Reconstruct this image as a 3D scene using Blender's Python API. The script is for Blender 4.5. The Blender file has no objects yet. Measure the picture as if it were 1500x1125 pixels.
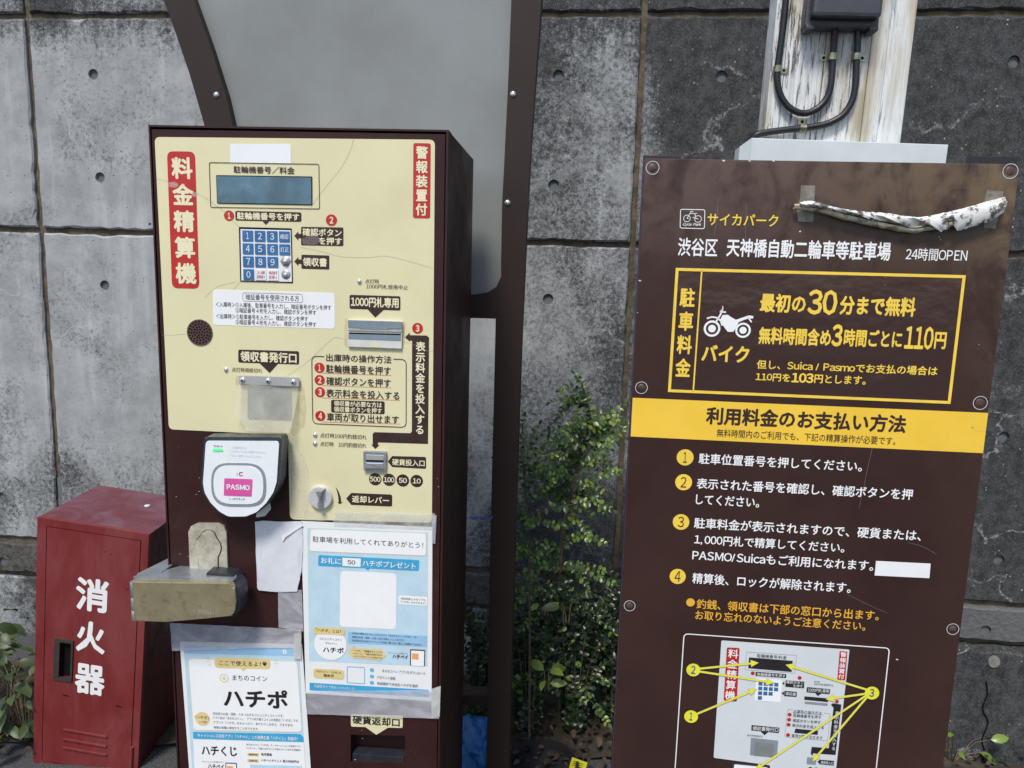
import bpy, bmesh, math, random
from math import radians, sin, cos, pi, hypot
from mathutils import Vector, Matrix, noise
from mathutils.geometry import tessellate_polygon
random.seed(7)
SC = bpy.context.scene
COL = SC.collection

# ------------------------------------------------------------------ camera, sky, sun, exposure
F_PX, CX, CY = 1109.5, 750.0, 562.5
cam_d = bpy.data.cameras.new('camera'); cam = bpy.data.objects.new('camera', cam_d); COL.objects.link(cam)
cam_d.sensor_width = 36.0; cam_d.lens = 36.0 * F_PX / 1500.0
cam_d.clip_start = 0.02; cam_d.clip_end = 500.0
CAM = Matrix.Translation((0, 0, 1.4)) @ (Matrix.Rotation(radians(90 - 8.934), 4, 'X') @ Matrix.Rotation(radians(1.611), 4, 'Z'))
cam.matrix_world = CAM
SC.camera = cam

SUN_EL, SUN_AZ = 56.0, 200.0      # high, behind the photographer to the left
world = bpy.data.worlds.new('World'); SC.world = world; world.use_nodes = True
wn = world.node_tree; bg = wn.nodes['Background']
sky = wn.nodes.new('ShaderNodeTexSky'); sky.sky_type = 'NISHITA'; sky.sun_disc = False
sky.sun_elevation = radians(SUN_EL); sky.sun_rotation = radians(SUN_AZ)
sky.altitude = 50; sky.air_density = 1.0; sky.dust_density = 1.6; sky.ozone_density = 1.0
wn.links.new(sky.outputs[0], bg.inputs[0]); bg.inputs[1].default_value = 0.080
sun_d = bpy.data.lights.new('sun', 'SUN'); sun = bpy.data.objects.new('sun', sun_d); COL.objects.link(sun)
sun_d.energy = 1.75; sun_d.angle = radians(13); sun_d.color = (1.0, 0.95, 0.86)
_sd = Vector((sin(radians(SUN_AZ)) * cos(radians(SUN_EL)), cos(radians(SUN_AZ)) * cos(radians(SUN_EL)), sin(radians(SUN_EL))))
sun.rotation_euler = _sd.to_track_quat('Z', 'Y').to_euler()
SC.view_settings.view_transform = 'Standard'; SC.view_settings.look = 'None'
SC.view_settings.gamma = 1.0; SC.view_settings.exposure = 0.95
try: SC.view_settings.use_curve_mapping = False
except Exception: pass

# ------------------------------------------------------------------ material helpers
def nd(nt, typ, props=None, **ins):
    n = nt.nodes.new(typ)
    for k, v in (props or {}).items(): setattr(n, k, v)
    for k, v in ins.items():
        s = n.inputs[int(k[1:])] if k[0] == 'i' and k[1:].isdigit() else n.inputs[k.replace('_', ' ')]
        if isinstance(v, bpy.types.NodeSocket): nt.links.new(v, s)
        else: s.default_value = v
    return n
def c4(c): return (c[0], c[1], c[2], 1.0)
def newmat(name):
    m = bpy.data.materials.new(name); m.use_nodes = True
    nt = m.node_tree; b = nt.nodes['Principled BSDF']
    return m, nt, b
def mth(nt, op, a, b=0.0, c=0.0, clamp=False):
    n = nd(nt, 'ShaderNodeMath', {'operation': op, 'use_clamp': clamp}, i0=a, i1=b)
    if op in ('MULTIPLY_ADD', 'SMOOTH_MIN', 'WRAP'): 
        if isinstance(c, bpy.types.NodeSocket): nt.links.new(c, n.inputs[2])
        else: n.inputs[2].default_value = c
    return n.outputs[0]
def mr(nt, v, a, b, c=0.0, d=1.0, smooth=True):
    n = nd(nt, 'ShaderNodeMapRange', {'interpolation_type': 'SMOOTHSTEP' if smooth else 'LINEAR'}, i0=v, i1=a, i2=b, i3=c, i4=d)
    return n.outputs[0]
def mix(nt, f, a, b, typ='MIX'):
    n = nt.nodes.new('ShaderNodeMix'); n.data_type = 'RGBA'; n.blend_type = typ
    for s, v in ((n.inputs[0], f), (n.inputs[6], a), (n.inputs[7], b)):
        if isinstance(v, bpy.types.NodeSocket): nt.links.new(v, s)
        else: s.default_value = c4(v) if isinstance(v, tuple) and len(v) == 3 else v
    return n.outputs[2]
def noi(nt, co, scale, detail=4.0, rough=0.55, dist=0.0):
    return nd(nt, 'ShaderNodeTexNoise', None, Vector=co, Scale=scale, Detail=detail, Roughness=rough, Distortion=dist).outputs[0]
def scaled(nt, co, s, loc=(0, 0, 0)):
    return nd(nt, 'ShaderNodeMapping', None, Vector=co, Scale=s, Location=loc).outputs[0]
def objco(nt): return nt.nodes.new('ShaderNodeTexCoord').outputs['Object']

def paint(name, col, rough=0.45, var=0.12, scale=14.0, bump=0.0, bscale=220.0, metal=0.0, dirt=None, dirt_amt=0.0, spec=0.5, coat=0.0, streak=False, rvar=0.15, dthr=(.5, .78)):
    """painted, printed or plastic surface: slight mottling, uneven gloss, optional shaped dirt"""
    m, nt, b = newmat(name); co = objco(nt)
    n1 = noi(nt, co, scale, 5)
    lo = tuple(c * (1 - var) for c in col); hi = tuple(min(1, c * (1 + var)) for c in col)
    cc = mix(nt, mr(nt, n1, .3, .7), lo, hi)
    if dirt_amt > 0:
        v = scaled(nt, co, (1, 1, .25) if streak else (1, 1, 1))
        dm = mth(nt, 'MULTIPLY', mr(nt, noi(nt, v, scale * 1.7, 6, .65), dthr[0], dthr[1]), dirt_amt)
        cc = mix(nt, dm, cc, dirt)
    nt.links.new(cc, b.inputs['Base Color'])
    b.inputs['Metallic'].default_value = metal
    b.inputs['Specular IOR Level'].default_value = spec
    b.inputs['Coat Weight'].default_value = coat
    nt.links.new(mr(nt, noi(nt, co, scale * 2.3, 4), .25, .75, max(.03, rough - rvar), min(1, rough + rvar)), b.inputs['Roughness'])
    if bump > 0:
        bn = nd(nt, 'ShaderNodeBump', None, Strength=bump, Distance=.002, Height=noi(nt, co, bscale, 3)).outputs[0]
        nt.links.new(bn, b.inputs['Normal'])
    return m
def film(name, col, alpha, rough=0.25, bump=0.3, bscale=30, streak=(1, 1, 1)):
    """thin translucent plastic: tape, vinyl flap"""
    m, nt, b = newmat(name); co = objco(nt)
    n1 = noi(nt, scaled(nt, co, streak), bscale, 5, .6, 1.5)
    b.inputs['Base Color'].default_value = c4(col); b.inputs['Roughness'].default_value = rough
    nt.links.new(mr(nt, n1, .3, .75, max(0, alpha - .12), min(1, alpha + .15)), b.inputs['Alpha'])
    nt.links.new(nd(nt, 'ShaderNodeBump', None, Strength=bump, Distance=.004, Height=n1).outputs[0], b.inputs['Normal'])
    return m

M = {}
M['maroon'] = paint('maroon_paint', (.035, .0118, .0118), .42, .12, 6, .04, 400, dirt=(.07, .042, .035), dirt_amt=.30, rvar=.08, spec=.28)
M['maroon_dark'] = paint('maroon_shell_paint', (.034, .0115, .0115), .45, .12, 6, .04, 400, rvar=.08, spec=.32)
M['cream'] = paint('cream_vinyl', (.71, .665, .42), .38, .035, 5, .02, 90, dirt=(.56, .50, .30), dirt_amt=.35, rvar=.05)
M['cream_print'] = paint('cream_print', (.78, .73, .50), .4, .03)
M['dark_print'] = paint('dark_brown_print', (.040, .020, .018), .4, .1)
M['black_print'] = paint('black_print', (.018, .017, .018), .45, .05)
M['red_print'] = paint('red_print', (.46, .022, .020), .38, .08)
M['rule'] = paint('orange_rule_print', (.65, .22, .12), .45, .05)
M['white_sticker'] = paint('white_sticker', (.80, .82, .84), .4, .02)
M['white_print'] = paint('white_print', (.84, .85, .86), .4, .02)
M['grey_print'] = paint('grey_print', (.33, .34, .36), .45, .05)
M['lcd'] = paint('display_glass', (.060, .135, .195), .12, .25, 22, .05, 60, dirt=(.22, .33, .41), dirt_amt=.4, coat=.4)
M['key_blue'] = paint('blue_key', (.035, .145, .34), .3, .15, 60)
M['key_white'] = paint('white_key', (.74, .76, .80), .35, .04, 40)
M['steel'] = paint('brushed_steel', (.58, .59, .60), .32, .05, 60, .03, 300, metal=.55, rvar=.05)
M['steel_dull'] = paint('dull_steel', (.36, .37, .39), .42, .08, 30, .05, 200, metal=.6)
M['chrome'] = paint('polished_steel', (.75, .76, .78), .16, .03, 60, metal=.8, rvar=.04)
M['dark_hole'] = paint('dark_recess', (.007, .006, .007), .8, .1, spec=.1)
M['slot_grey'] = paint('bill_slot_grey', (.20, .25, .30), .35, .08, 40)
M['slot_clear'] = paint('pale_slot_plastic', (.62, .64, .60), .25, .06, 40)
M['reader_dark'] = paint('reader_shell', (.035, .045, .06), .3, .12, 30)
M['reader_side'] = paint('reader_side', (.05, .048, .035), .4, .1, 30)
M['reader_white'] = paint('reader_white', (.78, .81, .84), .3, .02, 30)
M['reader_ring'] = paint('reader_ring', (.24, .27, .31), .35, .05, 30)
M['pink'] = paint('pink_print', (.66, .10, .36), .4, .05)
M['green_led'] = paint('green_indicator', (.10, .62, .22), .3, .05)
M['green_led'].node_tree.nodes['Principled BSDF'].inputs['Emission Color'].default_value = (.1, .9, .3, 1)
M['green_led'].node_tree.nodes['Principled BSDF'].inputs['Emission Strength'].default_value = .25
M['brass'] = paint('weathered_champagne_metal', (.36, .315, .20), .34, .10, 28, .12, 260, metal=.5, dirt=(.13, .10, .05), dirt_amt=.6, dthr=(.50, .72), rvar=.08)
M['plate'] = paint('pale_gold_plate', (.60, .56, .45), .34, .14, 60, .35, 160, metal=.45, dirt=(.30, .25, .15), dirt_amt=.45)
M['lock_grey'] = paint('lock_grey_metal', (.34, .37, .40), .33, .1, 30, .05, 200, metal=.6)
M['rubber'] = paint('black_rubber', (.018, .02, .028), .5, .15, 40)
M['paper'] = paint('poster_paper', (.78, .80, .81), .45, .02, 18, .02, 40)
M['torn_white'] = paint('wrinkled_white_film', (.66, .68, .73), .4, .05, 25, .5, 28, rvar=.1)
M['pale_blue'] = paint('pale_blue_print', (.49, .66, .76), .42, .05, 30)
M['sky_blue'] = paint('sky_blue_print', (.30, .52, .74), .42, .05, 30)
M['bar_blue'] = paint('bright_blue_print', (.055, .36, .62), .42, .06, 30)
M['tan'] = paint('tan_print', (.72, .58, .27), .42, .05, 30)
M['tan_line'] = paint('tan_line_print', (.72, .66, .42), .42, .05, 30)
M['orange'] = paint('orange_print', (.80, .36, .12), .42, .05, 30)
M['tape'] = film('clear_packing_tape', (.66, .67, .74), .50, .2, .22, 14, (1, 1, 2.0))
M['tape_thick'] = film('doubled_packing_tape', (.60, .60, .58), .78, .25, .3, 30)
M['tape_light'] = film('thin_clear_tape', (.74, .76, .74), .34, .2, .2, 20)
M['vinyl'] = film('clear_vinyl_flap', (.56, .55, .47), .42, .15, .15, 12)
M['flap_grey'] = paint('frosted_grey_window', (.20, .225, .225), .25, .12, 18)
M['sign'] = None
M['yellow'] = paint('yellow_vinyl', (.86, .56, .055), .4, .05, 6, .02, 90, dirt=(.66, .42, .05), dirt_amt=.25)
M['yellow_print'] = paint('yellow_print', (.86, .60, .075), .4, .06, 30)
M['amber_print'] = paint('amber_print', (.80, .42, .045), .4, .06, 30)
M['lemon'] = paint('lemon_print', (.78, .74, .04), .4, .05, 30)
M['navy_print'] = paint('navy_print', (.02, .06, .30), .4, .05)
M['grey_white'] = paint('pale_grey_print', (.62, .66, .69), .4, .03, 10)
M['sign_edge'] = paint('sign_edge', (.055, .035, .06), .35, .1, 20)
M['lever'] = paint('satin_lever_disc', (.66, .67, .70), .3, .03, 60, metal=.3)
M['grille'] = paint('grille_plastic', (.075, .04, .04), .4, .1, 40)
M['screw'] = paint('painted_screw', (.075, .045, .04), .4, .35, 120)
M['bracket'] = paint('black_bracket', (.02, .018, .022), .4, .1, 20)
M['frame'] = paint('dark_brown_powder_coat', (.027, .0165, .0145), .5, .08, 8, .03, 600, rvar=.06, spec=.3)
M['poly'] = None
M['fire_red'] = None
M['fire_shaded'] = paint('fire_box_shaded_side', (.085, .014, .015), .5, .2, 20)  # cabinet red darkened: shade beside the machine painted into the colour
M['handle_dark'] = paint('dark_plastic_handle', (.045, .035, .033), .45, .12, 60)
M['cap'] = paint('pale_grey_cap_metal', (.60, .65, .67), .4, .05, 14, .02, 60)
M['cable'] = paint('black_cable', (.012, .013, .017), .42, .15, 60)
M['jbox'] = paint('dark_grey_box', (.050, .053, .065), .42, .08, 40, .05, 500)
M['clip'] = paint('zinc_clip', (.62, .60, .42), .3, .2, 90, metal=.8)
M['joint'] = paint('joint_mortar', (.10, .078, .052), .9, .35, 30, .7, 120, dirt=(.25, .22, .17), dirt_amt=.55)
M['tie_hole'] = paint('form_tie_plug', (.11, .125, .135), .85, .15, 40, .4, 160)
M['patch'] = paint('mortar_patch', (.20, .20, .185), .9, .2, 60)
M['tarp'] = paint('blue_tarp', (.025, .15, .42), .4, .15, 20, .3, 40)
M['pot'] = paint('black_plastic_pot', (.02, .021, .022), .5, .2, 20)
M['twine'] = paint('blue_twine', (.05, .09, .42), .6, .3, 90)
M['bark'] = paint('twig_bark', (.12, .095, .06), .8, .3, 60, .5, 200)

def leafmat(name, a, b_, rough=.32):
    m, nt, b = newmat(name)
    oi = nt.nodes.new('ShaderNodeNewGeometry')
    cc = mix(nt, oi.outputs['Random Per Island'], a, b_)
    nt.links.new(cc, b.inputs['Base Color']); b.inputs['Roughness'].default_value = rough
    tr = nd(nt, 'ShaderNodeBsdfTranslucent', None, Color=cc)
    mx = nd(nt, 'ShaderNodeMixShader', None, i0=.22)
    nt.links.new(b.outputs[0], mx.inputs[1]); nt.links.new(tr.outputs[0], mx.inputs[2])
    nt.links.new(mx.outputs[0], nt.nodes['Material Output'].inputs[0])
    return m
M['leaf'] = leafmat('glossy_dark_leaf', (.024, .062, .022), (.085, .165, .048))
M['leaf_low_shade'] = leafmat('shaded_low_leaf', (.010, .028, .012), (.030, .062, .024))  # leaf green darkened: shade at the wall foot painted into the colour
M['leaf_new'] = leafmat('young_leaf', (.13, .23, .035), (.22, .32, .055))
M['leaf_weed'] = leafmat('weed_leaf', (.030, .058, .022), (.085, .115, .04), .45)
M['leaf_dead'] = leafmat('dead_leaf', (.045, .030, .018), (.12, .09, .06), .7)

def concrete():
    m, nt, b = newmat('stained_cast_concrete'); co = objco(nt)
    xyz = nd(nt, 'ShaderNodeSeparateXYZ', None, Vector=co).outputs
    big = noi(nt, co, 2.2, 8, .62, .4); mid = noi(nt, co, 9, 8, .68); fin = noi(nt, co, 70, 5, .7)
    vst = noi(nt, scaled(nt, co, (9, 9, .8)), 1.4, 6, .6)
    base = mix(nt, mr(nt, mid, .3, .72), (.265, .275, .283), (.395, .412, .425))
    base = mix(nt, mth(nt, 'MULTIPLY', mr(nt, fin, .4, .75), .3), base, (.27, .28, .285))
    base = mix(nt, mth(nt, 'MULTIPLY', mr(nt, vst, .5, .75), .4), base, (.60, .635, .66))
    # soot and algae grow on the part towards the right and along the top edges
    side = mth(nt, 'MULTIPLY', mth(nt, 'MULTIPLY_ADD', mr(nt, xyz[0], .34, .50), .62, mth(nt, 'MULTIPLY', mr(nt, xyz[0], -.15, .05), .52)), mr(nt, xyz[2], .9, 1.65, .74, 1.0))
    drip = noi(nt, scaled(nt, co, (7, 7, .35)), 2.2, 6, .65)
    top = mth(nt, 'ADD', mth(nt, 'MULTIPLY', mr(nt, xyz[2], 1.62, 2.2), .34), mth(nt, 'MULTIPLY', mr(nt, mth(nt, 'MULTIPLY_ADD', drip, .5, xyz[2]), 2.25, 2.46), .50))
    low = mth(nt, 'MULTIPLY', mr(nt, xyz[2], 1.15, .50), .55)  # lower wall darkened by height: grime plus shade painted into the colour
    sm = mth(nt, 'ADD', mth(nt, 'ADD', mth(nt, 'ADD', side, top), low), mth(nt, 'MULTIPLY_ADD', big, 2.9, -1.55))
    sm2 = mth(nt, 'ADD', sm, mth(nt, 'ADD', mth(nt, 'MULTIPLY_ADD', fin, 1.5, -.75), mth(nt, 'MULTIPLY_ADD', noi(nt, co, 210, 4, .8), 1.3, -.65)))
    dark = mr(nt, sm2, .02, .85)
    soot_shade = mix(nt, mr(nt, mth(nt, 'ADD', mth(nt, 'MULTIPLY', noi(nt, co, 26, 7, .75), .6), mth(nt, 'MULTIPLY', noi(nt, co, 150, 4, .8), .4)), .40, .62), (.005, .006, .007), (.060, .063, .065))
    base = mix(nt, mth(nt, 'MULTIPLY', dark, .92), base, soot_shade)
    # exposed white stones where the skin has weathered off
    vo = nd(nt, 'ShaderNodeTexVoronoi', None, Vector=co, Scale=95.0)
    rnd = nd(nt, 'ShaderNodeSeparateColor', None, i0=vo.outputs['Color']).outputs[0]
    st = mth(nt, 'MULTIPLY', mr(nt, vo.outputs['Distance'], .30, .18), mth(nt, 'MULTIPLY', mr(nt, rnd, .90, .93), mth(nt, 'MULTIPLY', mr(nt, sm, .45, .95), mr(nt, mid, .45, .6))))
    base = mix(nt, st, base, (.40, .40, .37))
    vo3 = nd(nt, 'ShaderNodeTexVoronoi', None, Vector=scaled(nt, co, (1, 1, 1), (3.1, 0, 7.7)), Scale=330.0)
    rn3 = nd(nt, 'ShaderNodeSeparateColor', None, i0=vo3.outputs['Color']).outputs[0]
    st3 = mth(nt, 'MULTIPLY', mr(nt, vo3.outputs['Distance'], .40, .2), mth(nt, 'MULTIPLY', mr(nt, rn3, .74, .84), mr(nt, sm, .3, .9)))
    base = mix(nt, mth(nt, 'MULTIPLY', st3, .7), base, (.24, .24, .235))
    # blow holes
    v2 = nd(nt, 'ShaderNodeTexVoronoi', None, Vector=nd(nt, 'ShaderNodeVectorMath', {'operation': 'ADD'}, i0=co, i1=scaled(nt, nd(nt, 'ShaderNodeTexNoise', None, Vector=co, Scale=60.0).outputs[1], (.012, .012, .012))).outputs[0], Scale=24.0)
    r2 = nd(nt, 'ShaderNodeSeparateColor', None, i0=v2.outputs['Color']).outputs
    pit = mth(nt, 'MULTIPLY', mr(nt, mth(nt, 'DIVIDE', v2.outputs['Distance'], mth(nt, 'MULTIPLY_ADD', r2[1], .10, .03)), 1.2, .8), mr(nt, r2[0], .62, .64))
    v4 = nd(nt, 'ShaderNodeTexVoronoi', None, Vector=scaled(nt, co, (1, 1, 1), (1.7, 0, 2.2)), Scale=70.0)
    r4 = nd(nt, 'ShaderNodeSeparateColor', None, i0=v4.outputs['Color']).outputs
    pit4 = mth(nt, 'MULTIPLY', mr(nt, v4.outputs['Distance'], .14, .08), mr(nt, r4[0], .8, .82))
    pit = mth(nt, 'MAXIMUM', pit, pit4)
    base = mix(nt, mth(nt, 'MULTIPLY', pit, .9), base, (.022, .022, .022))
    # pale lime runs
    ln = nd(nt, 'ShaderNodeTexVoronoi', {'feature': 'DISTANCE_TO_EDGE'}, Vector=nd(nt, 'ShaderNodeVectorMath', {'operation': 'ADD'}, i0=co, i1=scaled(nt, nd(nt, 'ShaderNodeTexNoise', None, Vector=co, Scale=5.0, Detail=6.0).outputs[1], (.4, .4, .4))).outputs[0], Scale=2.3)
    run = mth(nt, 'MULTIPLY', mr(nt, ln.outputs[0], .022, .0), mth(nt, 'MULTIPLY', mr(nt, fin, .42, .6), mr(nt, big, .45, .6)))
    base = mix(nt, mth(nt, 'MULTIPLY', run, .55), base, (.55, .58, .58))
    nt.links.new(base, b.inputs['Base Color']); b.inputs['Roughness'].default_value = .85
    b.inputs['Specular IOR Level'].default_value = .12
    h = mth(nt, 'SUBTRACT', mth(nt, 'ADD', mth(nt, 'MULTIPLY', fin, .35), mth(nt, 'MULTIPLY', st, .3)), mth(nt, 'MULTIPLY', pit, 1.6))
    nt.links.new(nd(nt, 'ShaderNodeBump', None, Strength=.7, Distance=.003, Height=h).outputs[0], b.inputs['Normal'])
    return m
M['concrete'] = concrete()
def rough_band():
    m, nt, b = newmat('rough_washed_concrete'); co = objco(nt)
    xyz = nd(nt, 'ShaderNodeSeparateXYZ', None, Vector=co).outputs
    fin = noi(nt, co, 55, 8, .75); big = noi(nt, co, 6, 6, .6)
    base = mix(nt, mr(nt, fin, .35, .7), (.030, .029, .026), (.16, .157, .145))
    base = mix(nt, mth(nt, 'MULTIPLY', mr(nt, big, .4, .7), .6), base, (.10, .095, .085))
    base = mix(nt, mth(nt, 'MULTIPLY', mr(nt, xyz[0], .9, 1.2), .6), base, (.16, .17, .18))
    nt.links.new(base, b.inputs['Base Color']); b.inputs['Roughness'].default_value = .9
    nt.links.new(nd(nt, 'ShaderNodeBump', None, Strength=1.0, Distance=.008, Height=fin).outputs[0], b.inputs['Normal'])
    return m
M['band'] = rough_band()

def sign_mat():
    m, nt, b = newmat('weathered_brown_sign_panel'); co = objco(nt)
    xyz = nd(nt, 'ShaderNodeSeparateXYZ', None, Vector=co).outputs
    base = mix(nt, mr(nt, noi(nt, co, 5, 4), .3, .7), (.036, .0175, .0155), (.047, .0235, .0205))
    wob = noi(nt, scaled(nt, co, (1, 1, .55)), 13, 6, .6, .8); wob2 = noi(nt, co, 40, 5, .6)
    hgt = mth(nt, 'ADD', mth(nt, 'MULTIPLY', mr(nt, xyz[2], 1.33, 1.60, 0, 1), .9), mth(nt, 'MULTIPLY', mr(nt, xyz[0], .15, .30), mr(nt, xyz[2], 1.0, 1.5, .05, .35)))
    dm = mth(nt, 'MULTIPLY', hgt, mr(nt, mth(nt, 'MULTIPLY_ADD', wob2, .35, wob), .50, .76), clamp=True)
    right = mr(nt, xyz[0], -.22, .28)
    dcol = mix(nt, right, (.120, .080, .068), (.17, .120, .070))
    base = mix(nt, mth(nt, 'MULTIPLY', dm, .9), base, dcol)
    nt.links.new(base, b.inputs['Base Color'])
    nt.links.new(mr(nt, dm, 0, 1, .26, .6), b.inputs['Roughness'])
    b.inputs['Specular IOR Level'].default_value = .36
    nt.links.new(nd(nt, 'ShaderNodeBump', None, Strength=.05, Distance=.002, Height=noi(nt, co, 60, 3)).outputs[0], b.inputs['Normal'])
    return m
M['sign'] = sign_mat()
def gloss_film():
    m, nt, b = newmat('glossy_dark_film'); co = objco(nt)
    b.inputs['Base Color'].default_value = (.046, .023, .022, 1); b.inputs['Roughness'].default_value = .14
    b.inputs['Coat Weight'].default_value = .3
    h = mth(nt, 'ADD', noi(nt, scaled(nt, co, (1, 1, 1.6)), 9, 3, .5), mth(nt, 'MULTIPLY', noi(nt, co, 80, 4, .6), .09))
    nt.links.new(nd(nt, 'ShaderNodeBump', None, Strength=.5, Distance=.006, Height=h).outputs[0], b.inputs['Normal'])
    return m
M['film'] = gloss_film()
def poly_mat():
    m, nt, b = newmat('milky_smoked_polycarbonate'); co = objco(nt)
    n = noi(nt, co, 3, 5, .6); s = noi(nt, scaled(nt, co, (1, 1, 1)), 120, 3)
    base = mix(nt, mr(nt, n, .3, .7), (.29, .304, .295), (.37, .39, .395))
    base = mix(nt, mth(nt, 'MULTIPLY', mr(nt, s, .62, .75), .35), base, (.34, .35, .34))
    nt.links.new(base, b.inputs['Base Color']); b.inputs['Roughness'].default_value = .28
    tr = nd(nt, 'ShaderNodeBsdfTranslucent', None, Color=base)
    mx = nd(nt, 'ShaderNodeMixShader', None, i0=.3)
    nt.links.new(b.outputs[0], mx.inputs[1]); nt.links.new(tr.outputs[0], mx.inputs[2])
    nt.links.new(mx.outputs[0], nt.nodes['Material Output'].inputs[0])
    return m
M['poly'] = poly_mat()
def red_mat():
    m, nt, b = newmat('faded_red_paint'); co = objco(nt)
    n = noi(nt, scaled(nt, co, (1, 1, .45)), 7, 7, .62, .6); f = noi(nt, co, 150, 4)
    base = mix(nt, mr(nt, n, .35, .68), (.165, .018, .018), (.205, .038, .041))
    base = mix(nt, mth(nt, 'MULTIPLY', mr(nt, noi(nt, scaled(nt, co, (6, 6, .7)), 5, 5), .52, .7), .35), base, (.225, .052, .058))
    v = nd(nt, 'ShaderNodeTexVoronoi', None, Vector=co, Scale=38.0)
    r = nd(nt, 'ShaderNodeSeparateColor', None, i0=v.outputs['Color']).outputs[0]
    ch = mth(nt, 'MULTIPLY', mr(nt, v.outputs['Distance'], .12, .05), mr(nt, r, .82, .85))
    base = mix(nt, mth(nt, 'MULTIPLY', ch, .8), base, (.05, .015, .014))
    nt.links.new(base, b.inputs['Base Color'])
    nt.links.new(mr(nt, n, .3, .7, .35, .6), b.inputs['Roughness'])
    nt.links.new(nd(nt, 'ShaderNodeBump', None, Strength=.12, Distance=.002, Height=f).outputs[0], b.inputs['Normal'])
    return m
M['fire_red'] = red_mat()
def top_red():
    m, nt, b = newmat('dusty_faded_red_sky_tint'); co = objco(nt)
    n = noi(nt, co, 9, 7, .65, .8); f = noi(nt, co, 110, 5, .7)
    base = mix(nt, mr(nt, n, .38, .62), (.13, .026, .035), (.165, .070, .100))  # purple tint paints the sky's reflection into the top colour
    base = mix(nt, mth(nt, 'MULTIPLY', mr(nt, f, .5, .7), .4), base, (.12, .06, .075))
    nt.links.new(base, b.inputs['Base Color']); b.inputs['Roughness'].default_value = .45
    nt.links.new(nd(nt, 'ShaderNodeBump', None, Strength=.35, Distance=.003, Height=f).outputs[0], b.inputs['Normal'])
    return m
M['fire_top'] = top_red()
def wood():
    m, nt, b = newmat('peeling_whitewashed_wood'); co = objco(nt)
    g = noi(nt, scaled(nt, co, (22, 22, 1.0)), 3.0, 8, .7, .4); g2 = noi(nt, scaled(nt, co, (60, 60, 2.2)), 3.0, 6, .7)
    pt = noi(nt, scaled(nt, co, (7, 7, 1.6)), 2.4, 7, .6)
    bare = mix(nt, mr(nt, g, .35, .65), (.33, .295, .215), (.60, .55, .43))
    white = mix(nt, mr(nt, g2, .35, .6), (.55, .57, .57), (.74, .76, .77))
    g3 = noi(nt, scaled(nt, co, (110, 110, 9)), 1.6, 6, .75)
    base = mix(nt, mr(nt, pt, .36, .56), bare, white)
    xyz = nd(nt, 'ShaderNodeSeparateXYZ', None, Vector=co).outputs
    crack = mth(nt, 'MULTIPLY', mr(nt, g3, .535, .60), mr(nt, mth(nt, 'ADD', pt, mth(nt, 'MULTIPLY', xyz[0], -1.6)), .34, .60))
    base = mix(nt, mth(nt, 'MULTIPLY', crack, .85), base, (.06, .055, .05))
    nt.links.new(base, b.inputs['Base Color']); b.inputs['Roughness'].default_value = .8
    nt.links.new(nd(nt, 'ShaderNodeBump', None, Strength=.6, Distance=.002, Height=mth(nt, 'SUBTRACT', g2, crack)).outputs[0], b.inputs['Normal'])
    return m
M['wood'] = wood()
def asphalt():
    m, nt, b = newmat('worn_asphalt'); co = objco(nt)
    f = noi(nt, co, 160, 6, .75); g = noi(nt, co, 3, 5)
    base = mix(nt, mr(nt, f, .35, .7), (.035, .037, .04), (.13, .135, .14))
    base = mix(nt, mth(nt, 'MULTIPLY', mr(nt, g, .4, .7), .4), base, (.06, .057, .05))
    nt.links.new(base, b.inputs['Base Color']); b.inputs['Roughness'].default_value = .9
    nt.links.new(nd(nt, 'ShaderNodeBump', None, Strength=1.0, Distance=.006, Height=f).outputs[0], b.inputs['Normal'])
    return m
M['asphalt'] = asphalt()
M['soil'] = paint('dark_soil', (.045, .036, .026), .95, .4, 30, 1.0, 90, dirt=(.11, .085, .05), dirt_amt=.6)
M['tornpaper'] = paint('mouldy_torn_paper', (.66, .67, .66), .7, .08, 40, .4, 120, dirt=(.06, .052, .038), dirt_amt=.95, dthr=(.50, .60))
M['oldpaper'] = paint('yellowed_paper_roll', (.52, .47, .36), .7, .12, 30, .3, 120, dirt=(.09, .075, .045), dirt_amt=.8, dthr=(.46, .6))
M['oldtape'] = paint('dirty_tape_piece', (.20, .175, .15), .35, .3, 60, .4, 80, dirt=(.38, .36, .33), dirt_amt=.6)

# ------------------------------------------------------------------ geometry helpers
def link(name, me, mat, parent, mw=None):
    o = bpy.data.objects.new(name, me); COL.objects.link(o)
    if mat is not None: me.materials.append(mat)
    if parent is not None: o.parent = parent
    if mw is not None: o.matrix_world = mw
    return o
def tag(o, label=None, cat=None, group=None, kind=None):
    if label: o['label'] = label
    if cat: o['category'] = cat
    if group: o['group'] = group
    if kind: o['kind'] = kind
    return o
def ray(x, y):
    d = CAM.to_3x3() @ Vector(((x - CX) / F_PX, -(y - CY) / F_PX, -1.0))
    return CAM.translation.copy(), d
def at(x, y, Y):
    o, d = ray(x, y); return o + d * ((Y - o.y) / d.y)

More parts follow.
